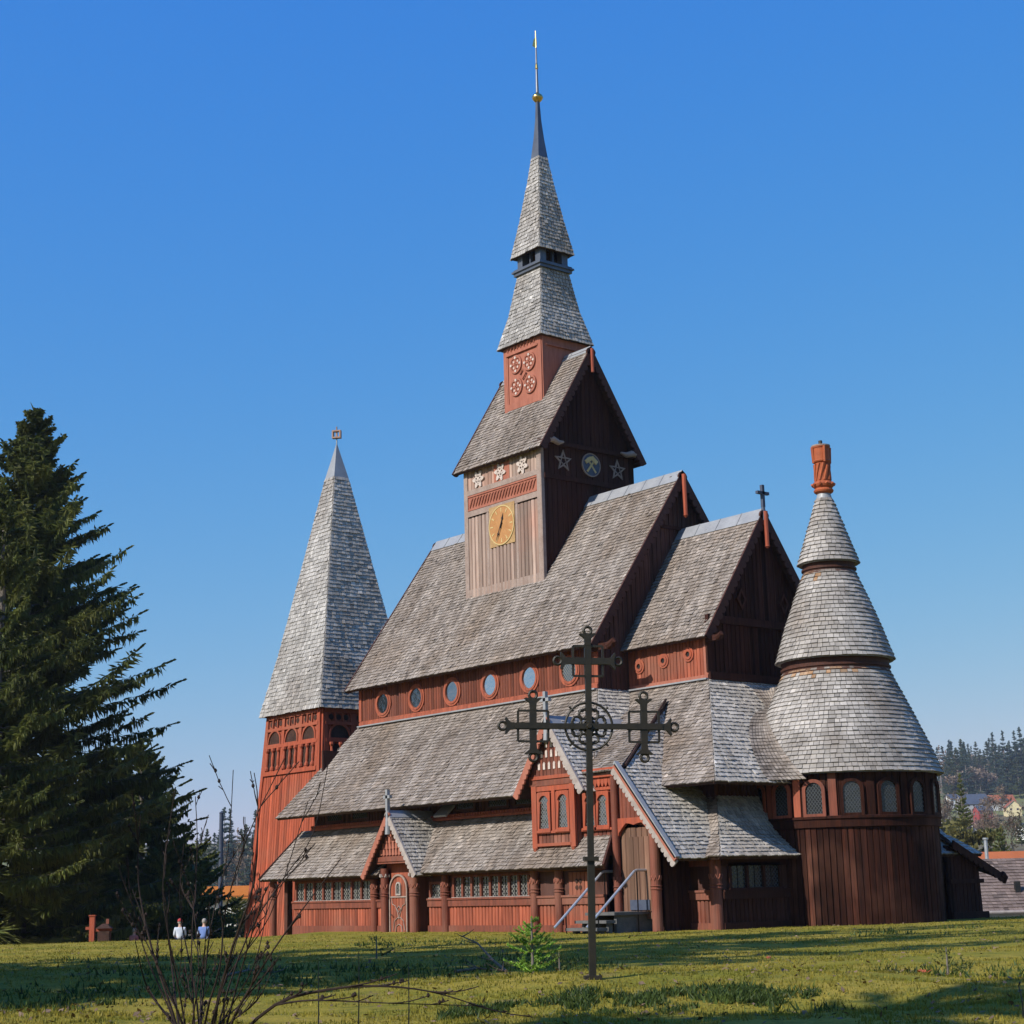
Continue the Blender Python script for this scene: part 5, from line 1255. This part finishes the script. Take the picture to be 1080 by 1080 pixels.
for i in range(7): mb.box(-.2+i*1.3,-.06+i*1.3,-1.5,-1.4,1.5,2.5)
mb.box(-.2,8,-1.52,-1.38,2.5,2.62); mb.box(-.2,8,-1.49,-1.41,1.95,2.05); mb.build('balcony',M['white'],nh)
mb=MB(); mb.hexa([(-5.2,-2.2,2.3),(-.35,-2.2,2.1),(-.35,.4,2.7),(-5.2,.4,2.75)],[(-5.2,-2.2,2.4),(-.35,-2.2,2.2),(-.35,.4,2.8),(-5.2,.4,2.85)])
for i in range(6): mb.beam((-5.1+i*.94,-2.25,2.4),(-5.1+i*.94,.35,2.86),.06,.05)
mb.box(-5.1,-.4,-2.1,-2.0,-2,2.1); cn=mb.build('conservatory',M['metal'],nh)
mb=MB()
for i in range(5): mb.box(-5.0+i*.94,-4.3+i*.94,-2.13,-2.1,.2,1.9)
mb.build('pane',M['glass'],cn)
p=pxz(1062,905,128); oh=house(128,(p-CAM).dot(RH)+2.0,7,9,2.6,1.5,.02,W_white,plain('bright_orange_tiles',(.55,.16,.05)),'house with a low bright orange roof just above the brown tiled roof',z=p.z-3.8)
p=pxz(1041,905,124); mb=MB(); mb.tube([(p.x,p.y,p.z-4),(p.x,p.y,p.z+1.35)],.13,8); mb.lathe(p.x,p.y,[(.2,p.z+1.3),(.2,p.z+1.42)],8); tag(mb.build('flue_pipe',M['galv']),'thin pale metal flue rising beside the bright orange roof','flue')
# garden trees between the church and the village
slim=make_conifer('conifer',12.5,2.3,71,24,7,46,.20,'needle','tall slim conifer standing alone before the village houses','tree',None,.2,False,shape=.9,hang=1.0)
p=pxz(1019,905,235); q=p-CAM; slim.location=(p.x,p.y,p.z-1.2)
dome=make_conifer('conifer',9.0,3.0,72,18,7,60,.2,'needle','broad rounded conifer above the bright orange roof','tree',None,.2,False,shape=.55,hang=1.0)
p=pxz(1057,912,190); dome.location=(p.x,p.y,p.z-2.6); dome.scale=(.62,.62,.68)
c2=copy_tree(dome); p=pxz(1076,872,420); c2.location=(p.x,p.y,p.z-4); c2['label']='dark conifer beside the pasture at the right edge, beyond the rounded one'
c3=copy_tree(slim); p=pxz(1002,900,330); c3.location=(p.x,p.y,p.z-6.0); c3.scale=(.7,.7,.7); c3['label']='small dark conifer just right of the apse, left of the tall slim one'
hedge=bare_tree('olive_shrub',7.5,8,'yellowleaf','olive-green bushy shrub below the tall slim conifer','shrub',None,2200,.28)
p=pxz(1020,918,200); hedge.location=(p.x,p.y,p.z-2.2)
h2=copy_tree(hedge); p=pxz(1003,905,230); h2.location=(p.x,p.y,p.z-2); h2.rotation_euler=(0,0,2); h2['label']='olive-green shrub between the apse and the tall slim conifer'
bt=bare_tree('bare_tree',9,9,'baretwig','bare twiggy tree in the gardens between the two conifers','tree',None,900,.12)
p=pxz(1043,895,300); bt.location=(p.x,p.y,p.z-2)
GT=[(1052,868,520,1.3,'bare tree in front of the orange-roofed village houses'),(1008,872,480,1.2,'bare tree below the white gabled village house'),(1072,900,250,.9,'bare tree behind the bright orange roof, right of the rounded conifer'),(990,890,400,1.3,'bare tree close to the right side of the apse'),(1030,893,420,1.1,'bare tree behind the tall slim conifer')]
for x,y,d,sc,lab in GT:
    o=copy_tree(bt); p=pxz(x,y,d); o.location=(p.x,p.y,p.z-2); o.scale=(sc,)*3; o.rotation_euler=(0,0,x*.7); o['label']=lab

# ================================================================== left background
p=pxz(232,987,112); mb=MB(); mb.tube([(p.x,p.y,p.z-3),(p.x,p.y,p.z+7.7)],[.17,.13],10); mb.lathe(p.x,p.y,[(.14,p.z+7.7),(.15,p.z+7.75),(.02,p.z+7.85)],10)
lp=mb.build('pole',M['slate']); tag(lp,'tall blue-grey pole standing between the spruces and the bell tower','pole')
mb=MB(); mb.beam((p.x-.25,p.y,p.z+3.9),(p.x+.3,p.y+.2,p.z+3.9),.3,.35); mb.build('junction_box',M['black'],lp)
p=pxz(238,980,125); hut=empty('hut',(p.x,p.y,p.z-1.5),'low white hut with a bright orange roof edge left of the bell tower','hut',None,YAW-math.pi/2)
mb=MB(); mb.box(-4,4.5,0,4,-1,3.6); mb.build('wall',W_white,hut)
mb=MB(); mb.box(-4.4,4.9,-.5,4.4,3.6,4.5); mb.box(-4.3,4.8,-.53,-.5,3.75,3.85,0,.7); mb.build('roof',plain('orange_fascia',(.60,.20,.05)),hut)
mb=MB(); f=SOUTH(0)
for i in range(4): ring(mb,f,rect(-3.2+i*2,-2.2+i*2,1.2,2.6),rect(-3.3+i*2,-2.1+i*2,1.1,2.7),0,.06); plate(mb,f,rect(-3.2+i*2,-2.2+i*2,1.2,2.6),0,.02,1)
mb.build('window',[M['white'],M['black']],hut)
# dark hedge hiding the foot of the hut
for i,(x,y,d,sc,lab) in enumerate([(222,985,118,.36,'clipped-looking dark spruce bush in front of the white hut'),(250,985,116,.5,'dark spruce bush right against the foot of the bell tower'),(178,988,110,.75,'dark spruce bush behind the seated people')]):
    o=copy_tree(bush); p=pxz(x,y,d); o.location=(p.x,p.y,p.z-.8); o.scale=(sc,)*3; o.rotation_euler=(0,0,i*2.1); o['label']=lab
# red wooden post with a small lantern house
p=pxz(97,990,76); gp=empty('wooden_marker',(p.x,p.y,hz(p.x,p.y)),'red wooden grave post with a small roofed lantern box under the spruces','grave post',None,YAW-math.pi/2)
zt=p.z-hz(p.x,p.y)
mb=MB(); mb.box(-.11,.11,-.11,.11,-.5,zt+.95); mb.box(-.14,.14,-.14,.14,zt+.95,zt+1.0); mb.build('post',M['brick'],gp)
mb=MB(); mb.box(-.28,.0,-.06,.06,zt+.38,zt+.5); mb.box(.11,.85,-.05,.05,zt+.3,zt+.42); mb.build('crossbar',M['brick'],gp)
mb=MB(); mb.box(.28,.78,-.2,.2,-.5,zt+.3); mb.hexa([(.2,-.28,zt+.42),(.88,-.28,zt+.42),(.88,.28,zt+.42),(.2,.28,zt+.42)],[(.45,-.05,zt+.62),(.65,-.05,zt+.62),(.65,.05,zt+.62),(.45,.05,zt+.62)]); mb.build('lantern_box',M['under'],gp)
mb=MB(); mb.box(.6,.72,-.05,.05,zt+.6,zt+.82); mb.build('finial',M['red'],gp)
# ================================================================== people beyond the crest
skin=surf('skin',(.52,.33,.25),(.48,.29,.22),(3,3,3),2,.55,None,(20,20,20),3,.06,0)
def skin_body(name,verts,edges,radii,mat,root=0,sub=2):
    me=bpy.data.meshes.new(name); me.from_pydata([tuple(v) for v in verts],edges,[]); me.materials.append(mat)
    o=bpy.data.objects.new(name,me); col.objects.link(o)
    bpy.context.view_layer.objects.active=o
    mo=o.modifiers.new('skin','SKIN'); 
    if not me.skin_vertices: 
        import bmesh
        bm=bmesh.new(); bm.from_mesh(me); bm.verts.layers.skin.verify(); bm.to_mesh(me); bm.free()
    for i,r_ in enumerate(radii): me.skin_vertices[0].data[i].radius=(r_[0],r_[1]) if isinstance(r_,tuple) else (r_,r_)
    me.skin_vertices[0].data[root].use_root=True
    mo.use_smooth_shade=True
    s_=o.modifiers.new('sub','SUBSURF'); s_.levels=sub; s_.render_levels=sub
    dg=bpy.context.evaluated_depsgraph_get(); ev=o.evaluated_get(dg); m2=bpy.data.meshes.new_from_object(ev)
    a=m2.attributes.get('tint') or m2.attributes.new('tint','FLOAT','FACE'); a.data.foreach_set('value',[1.0]*len(a.data))
    m2.materials.clear(); m2.materials.append(mat); m2.polygons.foreach_set('material_index',[0]*len(m2.polygons)); m2.polygons.foreach_set('use_smooth',[True]*len(m2.polygons))
    o.modifiers.clear(); o.data=m2; return o
def sitter(loc,rz,label,shirt,hairm,cap=None,lean=.0,sc=1.0):
    """a person seated on the low bench; local +y is the way they face"""
    root=empty('person',loc,label,'person',None,rz); root.scale=(sc,)*3
    v=[(0,0,.50),(0,.01,.72),(0,.03,.92),(0,.03,1.03),(0,.05,1.10),(0,.07,1.20),(0,.08,1.30)]
    r=[(.16,.13),(.145,.11),(.165,.12),(.10,.08),(.055,.055),(.085,.095),(.07,.085)]
    e=[(i,i+1) for i in range(6)]
    def chain(start,pts,rs):
        i=start
        for p,q in zip(pts,rs): v.append(p); r.append(q); e.append((i,len(v)-1)); i=len(v)-1
    for s in (-1,1):
        chain(2,[(s*.19,.02,.98),(s*.23,.06,.72),(s*.17,.26,.60),(s*.12,.34,.58)],[(.06,.06),(.045,.045),(.036,.036),(.028,.04)])
        chain(0,[(s*.10,.04,.49),(s*.12,.44,.48),(s*.12,.46,.10),(s*.12,.58,.05)],[(.09,.085),(.065,.065),(.045,.045),(.04,.03)])
        hand=(s*.12,.34,.58)
    b_=skin_body('body',v,e,r,skin); b_.parent=root
    # clothes follow the body
    v=[(0,0,.50),(0,.01,.72),(0,.03,.92),(0,.035,1.03)]; r=[(.18,.15),(.165,.13),(.185,.14),(.085,.08)]; e=[(0,1),(1,2),(2,3)]
    for s in (-1,1): chain(2,[(s*.195,.02,.98),(s*.235,.06,.72),(s*.18,.24,.61)],[(.075,.075),(.06,.06),(.048,.048)])
    t_=skin_body('jacket',v,e,r,shirt); t_.parent=root
    v=[(0,0,.50)]; r=[(.17,.14)]; e=[]
    for s in (-1,1): chain(0,[(s*.10,.05,.49),(s*.12,.44,.49),(s*.12,.46,.10)],[(.10,.095),(.08,.08),(.06,.06)])
    t_=skin_body('trousers',v,e,r,M['slate']); t_.parent=root
    mb=MB(); mb.lathe(0,.07,[(.03,1.155),(.088,1.19),(.102,1.25),(.098,1.32),(.06,1.375),(.01,1.39)],16); h=mb.build('hair',hairm,root,True)
    # face
    mb=MB()
    for s in (-1,1): mb.lathe(s*.035,.155,[(.004,1.236),(.012,1.243),(.004,1.25)],8,1); mb.tube([(s*.092,.08,1.22),(s*.098,.07,1.25)],[.016,.02],6)
    mb.tube([(0,.15,1.245),(0,.178,1.215)],[.010,.016],6); mb.beam((-.025,.158,1.185),(.025,.158,1.185),.008,.008,(0,0,1),2); mb.build('face',[skin,M['black'],M['terracotta']],root)
    for s in (-1,1):
        mb=MB()
        for k in range(4): mb.tube([(s*.12+(k-1.5)*.019,.36,.58),(s*.12+(k-1.5)*.021,.405+.008*(k in(1,2)),.572),(s*.12+(k-1.5)*.021,.43+.008*(k in (1,2)),.548)],[.009,.0085,.007],6)
        mb.tube([(s*.12-s*.03,.345,.58),(s*.12-s*.055,.375,.575),(s*.12-s*.052,.40,.565)],[.011,.010,.008],6); mb.build('hand',skin,root)
    if cap:
        mb=MB(); mb.lathe(0,.075,[(.108,1.27),(.11,1.31),(.09,1.37),(.04,1.405),(.005,1.41)],16); mb.hexa([(-.07,.16,1.275),(.07,.16,1.275),(.05,.26,1.262),(-.05,.26,1.262)],[(-.07,.16,1.287),(.07,.16,1.287),(.05,.26,1.274),(-.05,.26,1.274)]); mb.build('cap',cap,root,True)
    return root
P_white=plain('pale_cotton',(.62,.66,.74)); P_blue=plain('blue_jacket_cloth',(.14,.22,.48)); P_pink=plain('pink_knit',(.45,.18,.17)); P_grey=plain('grey_hair',(.30,.27,.25)); P_redc=plain('red_cap_cloth',(.34,.045,.045)); P_br=plain('brown_hair',(.09,.055,.04))
bp_=pxz(203,989,76); bz=bp_.z
def seat_at(x,y_top,h,d):
    p=pxz(x,y_top,d); return (p.x,p.y,p.z-h)
pA=seat_at(190,968.5,1.41,76); pB=seat_at(215,968.5,1.39,76); pC=seat_at(141,978.5,1.39,84)
sitter(pA,YAW-math.pi/2+.2,'seated person in a white top and red cap, seen from behind',P_white,P_grey,P_redc)
sitter(pB,YAW-math.pi/2-.15,'seated grey-haired person in a blue jacket, nearest the bell tower',P_blue,P_grey)
sitter(pC,YAW-math.pi/2-.5,'person in a pink top seated apart, only the head showing over the grass',P_pink,P_grey,sc=1.0)
# benches carry them
bn=None
for i,(q,lab) in enumerate(((((pA[0]+pB[0])/2,(pA[1]+pB[1])/2,(pA[2]+pB[2])/2),'plain wooden bench under the two people near the bell tower'),(pC,'plain wooden bench under the person in the pink top'))):
    b_=empty('bench',q,lab,'bench',None,YAW-math.pi/2)
    mb=MB()
    for y in (-.14,0,.14): mb.box(-1,1,y-.06,y+.06,.375,.41)
    mb.build('seat',M['brown'],b_)
    for x in (-.8,.8): mb=MB(); mb.box(x-.05,x+.05,-.18,.18,-1.2,.375); mb.build('leg',M['brown'],b_)

# ================================================================== wrought-iron memorial cross
CD=24.0; p=pxz(625,1031,CD); cz=hz(p.x,p.y)
mc=empty('memorial_cross',(p.x,p.y,cz),'tall dark wrought-iron cross with a scrolled wheel and small crosses on its arms','memorial cross',None,YAW-math.pi/2+rad(8))
mc.rotation_euler[1]=rad(1.15)
sc_=CD/1798.08; top=p.z-cz
def H(ypx): return pxz(622,ypx,CD).z-cz
fC=Fr((0,0,0),(1,0,0),(0,0,1))
zc=H(766); xo=0
mb=MB(); mb.beam((0,0,-.6),(0,0,H(905)),.092,.08,(0,1,0)); mb.beam((0,0,H(905)),(0,0,H(790)),.082,.07,(0,1,0))
mb.build('shaft',M['iron'],mc)
mb=MB(); mb.box(-.10,.10,-.075,.075,H(908),H(903.5)); mb.box(-.115,.115,-.085,.085,-.3,.05); mb.build('collar',M['iron'],mc)
mb=MB(); mb.beam((0,0,H(790)),(0,0,H(688)),.082,.07,(0,1,0)); mb.beam((-1.05,0,zc),(1.05,0,zc),.082,.075); 
mb.build('arms',M['iron'],mc)
def ringt(mb,u,v,R,t,n=28,y=0):
    mb.tube([(u+R*math.cos(2*math.pi*i/n),y,v+R*math.sin(2*math.pi*i/n)) for i in range(n+1)],t,6,caps=False)
mb=MB(); ringt(mb,0,zc,.335,.018,36)
for k in range(8):
    a=k*math.pi/4; mb.tube([(.30*math.cos(a),0,zc+.30*math.sin(a)),(.39*math.cos(a),0,zc+.39*math.sin(a))],.016,5)
    for s in (-1,1):
        b=a+s*math.pi/8+0; 
    c_=a+math.pi/8; ringt(mb,.185*math.cos(c_),zc+.185*math.sin(c_),.066,.02,14); mb.tube([(.26*math.cos(c_-.22),0,zc+.26*math.sin(c_-.22)),(.225*math.cos(c_),0,zc+.225*math.sin(c_)),(.26*math.cos(c_+.22),0,zc+.26*math.sin(c_+.22))],.014,5)
    mb.tube([(.07*math.cos(c_),0,zc+.07*math.sin(c_)),(.15*math.cos(c_),0,zc+.15*math.sin(c_))],.014,5)
ringt(mb,0,zc,.085,.022,18); mb.tube([(0,-.02,zc),(0,-.08,zc)],[.05,.03],8)
mb.build('wheel',M['iron'],mc)
def fleur(mb,u,v,du,dv,L):
    """flared tip with a small ring"""
    d=V((du,0,dv)); e=V((-dv,0,du)); o=V((u,0,v))
    plate_=[o+e*.04,o-e*.04,o+d*L*.45-e*.05,o+d*L*.75-e*.125,o+d*L*.80-e*.10,o+d*L*.72-e*.03,o+d*L*.72+e*.03,o+d*L*.80+e*.10,o+d*L*.75+e*.125,o+d*L*.45+e*.05]
    f=[V((q.x,-.03,q.z)) for q in plate_]; b=[V((q.x,.03,q.z)) for q in plate_]
    n=len(f)
    def tri(a): return a
    for i,j,k,l in ((0,1,2,9),(9,2,5,6),(2,3,4,5),(6,7,8,9)):
        q=[f[i],f[j],f[k],f[l]]
        if (q[1]-q[0]).cross(q[2]-q[0]).y>0: q=q[::-1]
        mb.face(q); mb.face([V((x.x,.03,x.z)) for x in q][::-1])
    for i in range(n): j=(i+1)%n; mb.face([f[i],b[i],b[j],f[j]])
    r=o+d*(L*.72+.055); ringt(mb,r.x,r.z,.055,.022,14)
for (u,v,skip) in ((-.79,zc,'r'),(.79,zc,'l'),(0,H(697),'d')):
    mb=MB(); S=.205
    for a,b in (((-S,-S),(S,-S)),((S,-S),(S,S)),((S,S),(-S,S)),((-S,S),(-S,-S))):
        mb.beam((u+a[0]*1.04,0,v+a[1]*1.04),(u+b[0]*1.04,0,v+b[1]*1.04),.03,.03,(0,1,0))
    mb.beam((u-.24,.004,v),(u+.24,.004,v),.095,.07,(0,1,0)); mb.beam((u,.008,v-.24),(u,.008,v+.24),.095,.07,(0,1,0))
    for du,dv,key in ((1,0,'r'),(-1,0,'l'),(0,1,'u'),(0,-1,'d')):
        if key!=skip: fleur(mb,u+du*.22,v+dv*.22,du,dv,.22)
    mb.build('small_cross',M['iron'],mc)
# entrance steps with two pipe handrails
st=empty('entrance_steps',(4.9,-8.5,0),'grey steps with two galvanised handrails up to the side door of the church','steps')
def spart(mb,n,m_,par=None):
    o=mb.build(n,m_,par or st)
    if not par: o.matrix_parent_inverse=Matrix.Translation((-4.9,8.5,0))
    return o
for i,(y0,y1,z) in enumerate(((-9.2,-7.4,.64),(-9.55,-9.2,.40),(-9.95,-9.55,.18))):
    mb=MB(); mb.box(4.22+(0 if i==0 else -.12),5.68,y0,y1+.0,z-.09,z); 
    for x in (4.35,5.5): mb.box(x-.06,x+.06,y0+.15,y1-.03,-.5,z-.09)
    spart(mb,'step',M['stonegrey'])
for x in (4.1,5.66):
    mb=MB(); mb.tube([(x,-10.4,.2),(x,-8.3,1.90),(x,-8.2,1.93),(x,-7.42,1.93)],.045,8); h_=spart(mb,'handrail',M['galv'])
    mb=MB(); mb.tube([(x,-8.2,-.2),(x,-8.2,1.9)],.022,6); mb.tube([(x,-9.9,-.3),(x,-9.9,.6)],.022,6); mb.build('baluster',M['black'],h_)
# ================================================================== bare shrub and odds and ends in front
def twig_path(p,d,L,n,bend,up,r):
    pts=[V(p)]; d=V(d).normalized(); b=V((r.gauss(0,1),r.gauss(0,1),0))*bend
    for i in range(n):
        d=(d+b/n+V((r.gauss(0,.05),r.gauss(0,.05),r.gauss(0,.03)+up/n))).normalized(); pts.append(pts[-1]+d*L/n)
    return pts,d
def stem(mb,bud,path,r0,r,lev=0):
    """one hand-placed cane with side twigs"""
    n=len(path)-1; mb.tube(path,[max(.0028,r0*(1-.8*i/n)) for i in range(n+1)],6 if lev==0 else 4)
    if lev<2:
        k=r.randint(4,7) if lev==0 else r.randint(2,4)
        for _ in range(k):
            i=r.randint(max(1,n//3),n-1); p=path[i]; d=(path[i+1]-path[i-1]).normalized()
            a=r.uniform(0,6.28); e=(d+V((math.cos(a),math.sin(a),.15))*r.uniform(.3,.7)).normalized()
            L=(path[-1]-path[0]).length*r.uniform(.06,.2); q,_=twig_path(p,e,L,6,.15,.25,r); stem(mb,bud,q,r0*.45,r,lev+1)
    if r.random()<.16: 
        c=path[-1]; bud.append(c)
    if lev and r.random()<.12: bud.append(path[n//2])
def curve(pts,n=14):
    """smooth curve through photo pixel points given with distance"""
    P=[pxz(*q) for q in pts]; out=[]
    m_=len(P)
    for i in range(m_-1):
        p0,p1,p2,p3=P[max(i-1,0)],P[i],P[i+1],P[min(i+2,m_-1)]
        for k in range(n//(m_-1)+1):
            t=k/(n//(m_-1)+1); out.append(.5*((2*p1)+(-p0+p2)*t+(2*p0-5*p1+4*p2-p3)*t*t+(-p0+3*p1-3*p2+p3)*t**3))
    out.append(P[-1]); return out
rs=random.Random(4); D0=10.0
base=pxz(210,1165,D0); bz=hz(base.x,base.y)
shrub=empty('bare_shrub',(base.x,base.y,bz),'leafless dark-stemmed shrub in the foreground left of the bell tower','shrub')
def shpart(mb,n,m_): 
    o=mb.build(n,m_,shrub); o.matrix_parent_inverse=Matrix.Translation((-base.x,-base.y,-bz)); return o
canes=[ [(200,1178,10),(188,1090,10),(160,1000,10.1),(146,930,10.2),(148,860,10.2)], [(205,1178,10),(195,1080,9.9),(180,1000,9.8),(172,930,9.8),(185,830,9.8)],
 [(212,1178,10),(212,1080,10.2),(222,980,10.3),(240,900,10.4),(246,812,10.4)], [(214,1178,10),(225,1080,9.9),(245,1000,9.7),(268,930,9.6),(272,850,9.6),(268,815,9.6)],
 [(210,1178,10),(205,1080,10.1),(202,1000,10.2),(208,900,10.3),(206,840,10.3)], [(216,1178,10),(232,1075,10.1),(262,985,10.2),(300,925,10.2),(330,880,10.2),(346,806,10.2)],
 [(218,1178,10),(240,1090,9.8),(265,1040,9.7),(300,985,9.6),(360,905,9.6)], [(206,1178,10),(186,1085,10.1),(155,1010,10.3),(140,955,10.3),(133,905,10.3)],
 [(212,1178,10),(216,1080,9.6),(232,1020,9.5),(238,960,9.5),(262,880,9.4),(300,800,9.4)], [(208,1178,10),(198,1100,9.7),(176,1040,9.6),(150,985,9.6)],
 [(212,1178,10),(220,1095,10.3),(240,1030,10.5),(285,965,10.6),(325,845,10.6)],[(214,1178,10),(208,1060,10.4),(190,960,10.6),(194,890,10.6)] ]
for _ in range(9):
    x1=rs.uniform(135,300); y1=rs.uniform(930,1030); canes.append([(rs.uniform(202,220),1178,10),(210+(x1-210)*.3+rs.uniform(-12,12),1095,rs.uniform(9.7,10.3)),(210+(x1-210)*.75+rs.uniform(-10,10),(1095+y1)/2,rs.uniform(9.6,10.4)),(x1,y1,rs.uniform(9.5,10.5))])
buds=[]
for i,c_ in enumerate(canes):
    mb=MB(); stem(mb,buds,curve(c_),.0075 if i%3 else .011,rs); shpart(mb,'stem',M['twig'])
mb=MB(); stem(mb,buds,curve([(216,1178,10),(240,1110,9.8),(290,1060,9.6),(345,1044,9.5),(400,1040,9.4),(455,1046,9.4),(508,1062,9.4)]),.012,rs); stem(mb,buds,curve([(290,1060,9.6),(330,1055,9.5),(410,1058,9.4),(511,1061,9.4)]),.007,rs); shpart(mb,'stem',M['twig'])
mb=MB()
for b_ in buds: mb.lathe(b_.x,b_.y,[(.003,b_.z-.009),(.010,b_.z),(.008,b_.z+.009),(.002,b_.z+.017)],7)
shpart(mb,'seed_head',M['twig'])['kind']='stuff'
# thin upright shoots standing in the grass
for i,(x,y0,y1,d,lab) in enumerate(((377,1045,1003,16,'thin upright dry shoot in the grass, left of the sapling'),(335,1058,1015,15,'thin upright dry shoot in the grass beside the bare shrub'),(430,1040,1015,16,'short dry shoot in the grass midway between shrub and iron cross'))):
    a=pxz(x,y0,d); b_=pxz(x+rs.uniform(-3,3),y1,d); a.z=hz(a.x,a.y)-.03; mb=MB(); mb.tube([a,(a+b_)/2+V((.01,0,0)),b_],[.008,.006,.003],5); tag(mb.build('dry_shoot',M['deadwood']),lab,'shoot')
# fallen branches
def fallen(pts,r0,lab,mat='deadwood',side=True):
    mb=MB(); P=[]
    for x,y,lift in pts:
        d=15
        for _ in range(40):      # walk out along the sight line until it meets the ground
            q=pxz(x,y,d); g=hz(q.x,q.y)
            if q.z<=g: break
            d+=.6
        q=pxz(x,y,d); P.append(V((q.x,q.y,hz(q.x,q.y)+lift)))
    mb.tube(P,[r0*(1-.6*i/(len(P)-1)) for i in range(len(P))],6)
    if side:
        for k in range(4):
            i=random.randint(1,len(P)-1); e=V((random.gauss(0,1),random.gauss(0,1),.3)).normalized(); mb.tube([P[i],P[i]+e*.15,P[i]+e*.3+V((0,0,.03))],[r0*.5,r0*.35,r0*.2],4)
    tag(mb.build('fallen_branch',M[mat]),lab,'branch')
fallen([(534,1028,.02),(520,1020,.12),(504,1010,.28),(488,997,.42)],.03,'pale broken branch leaning out of the grass left of the sapling')
fallen([(480,1027,.03),(505,1026,.04),(530,1028,.03)],.03,'pale branch lying flat in the grass beside the leaning one')
fallen([(236,1031,.03),(262,1027,.04),(290,1028,.03)],.025,'thin fallen branch in the shaded grass behind the bare shrub','bark')
# green sapling, small sprigs
sap=make_conifer('fir_sapling',.95,.62,81,9,6,60,.03,'needle_lime','bright green fir sapling growing just left of the iron cross','sapling',None,.018,True,droop=-.1,shape=.7,hang=.25,base=.12)
p=pxz(562,1025,27.5); sap.location=(p.x,p.y,hz(p.x,p.y)-.02)
s2=make_conifer('fir_seedling',.5,.5,82,4,5,16,.03,'needle','dark fir seedling in the grass in front of the arched porch door','seedling',None,.012,True,droop=-.2,shape=.6,hang=.2,base=.1)
p=pxz(397,1000,38); s2.location=(p.x,p.y,hz(p.x,p.y)-.02)
for x,y,d,sc,lab in ((1000,1029,27,.9,'dark little seedling sprig in the lit grass at the lower right'),(590,1022,27,.75,'small dark sprig at the foot of the sapling')):
    o=copy_tree(s2); p=pxz(x,y,d); o.location=(p.x,p.y,hz(p.x,p.y)-.02); o.scale=(sc,)*3; o['label']=lab
p=pxz(1078,1062,17.5); mb=MB(); zb=hz(p.x,p.y); mb.tube([(p.x,p.y,zb-.05),(p.x+.01,p.y,zb+.16),(p.x-.04,p.y+.03,zb+.3),(p.x+.0,p.y+.0,zb+.34)],[.008,.007,.006,.01],6); tag(mb.build('bent_rod',M['black']),'thin dark bent rod stuck in the grass at the right edge','rod')
for k,(x,y,lab) in enumerate(((975,1028,'rust-brown clump of leaves in the lit grass at the lower right'),(812,1013,'single rust-brown leaf clump in the sunlit grass right of the iron cross'))):
    d=24
    for _ in range(60):
        q=pxz(x,y,d)
        if q.z<=hz(q.x,q.y): break
        d+=.25
    mb=MB()
    for i in range(9 if k==0 else 4):
        a=random.uniform(0,6.28); o=V((q.x+random.gauss(0,.05),q.y+random.gauss(0,.05),hz(q.x,q.y)+.03)); e=V((math.cos(a),math.sin(a),.5))*.06; s_=V((-e.y,e.x,.01))*.6
        mb.face([o,o+e*.6+s_,o+e*1.4,o+e*.6-s_])
    tag(mb.build('dead_leaves',M['terracotta']),lab,'leaves')

# ================================================================== air: a thin even haze round the whole scene
mb=MB(); mb.box(-2600,2600,-2600,2600,-40,190); 
hm=bpy.data.materials.new('thin_haze'); hm.use_nodes=True; hn=hm.node_tree; hn.nodes.clear()
ho=hn.nodes.new('ShaderNodeOutputMaterial'); hv=hn.nodes.new('ShaderNodeVolumePrincipled'); hv.inputs['Color'].default_value=(.82,.88,1,1); hv.inputs['Density'].default_value=.00013; hv.inputs['Anisotropy'].default_value=.2
hn.links.new(hv.outputs[0],ho.inputs['Volume'])
ho_=mb.build('haze',hm); tag(ho_,'thin bluish air over the valley','haze',kind='stuff')
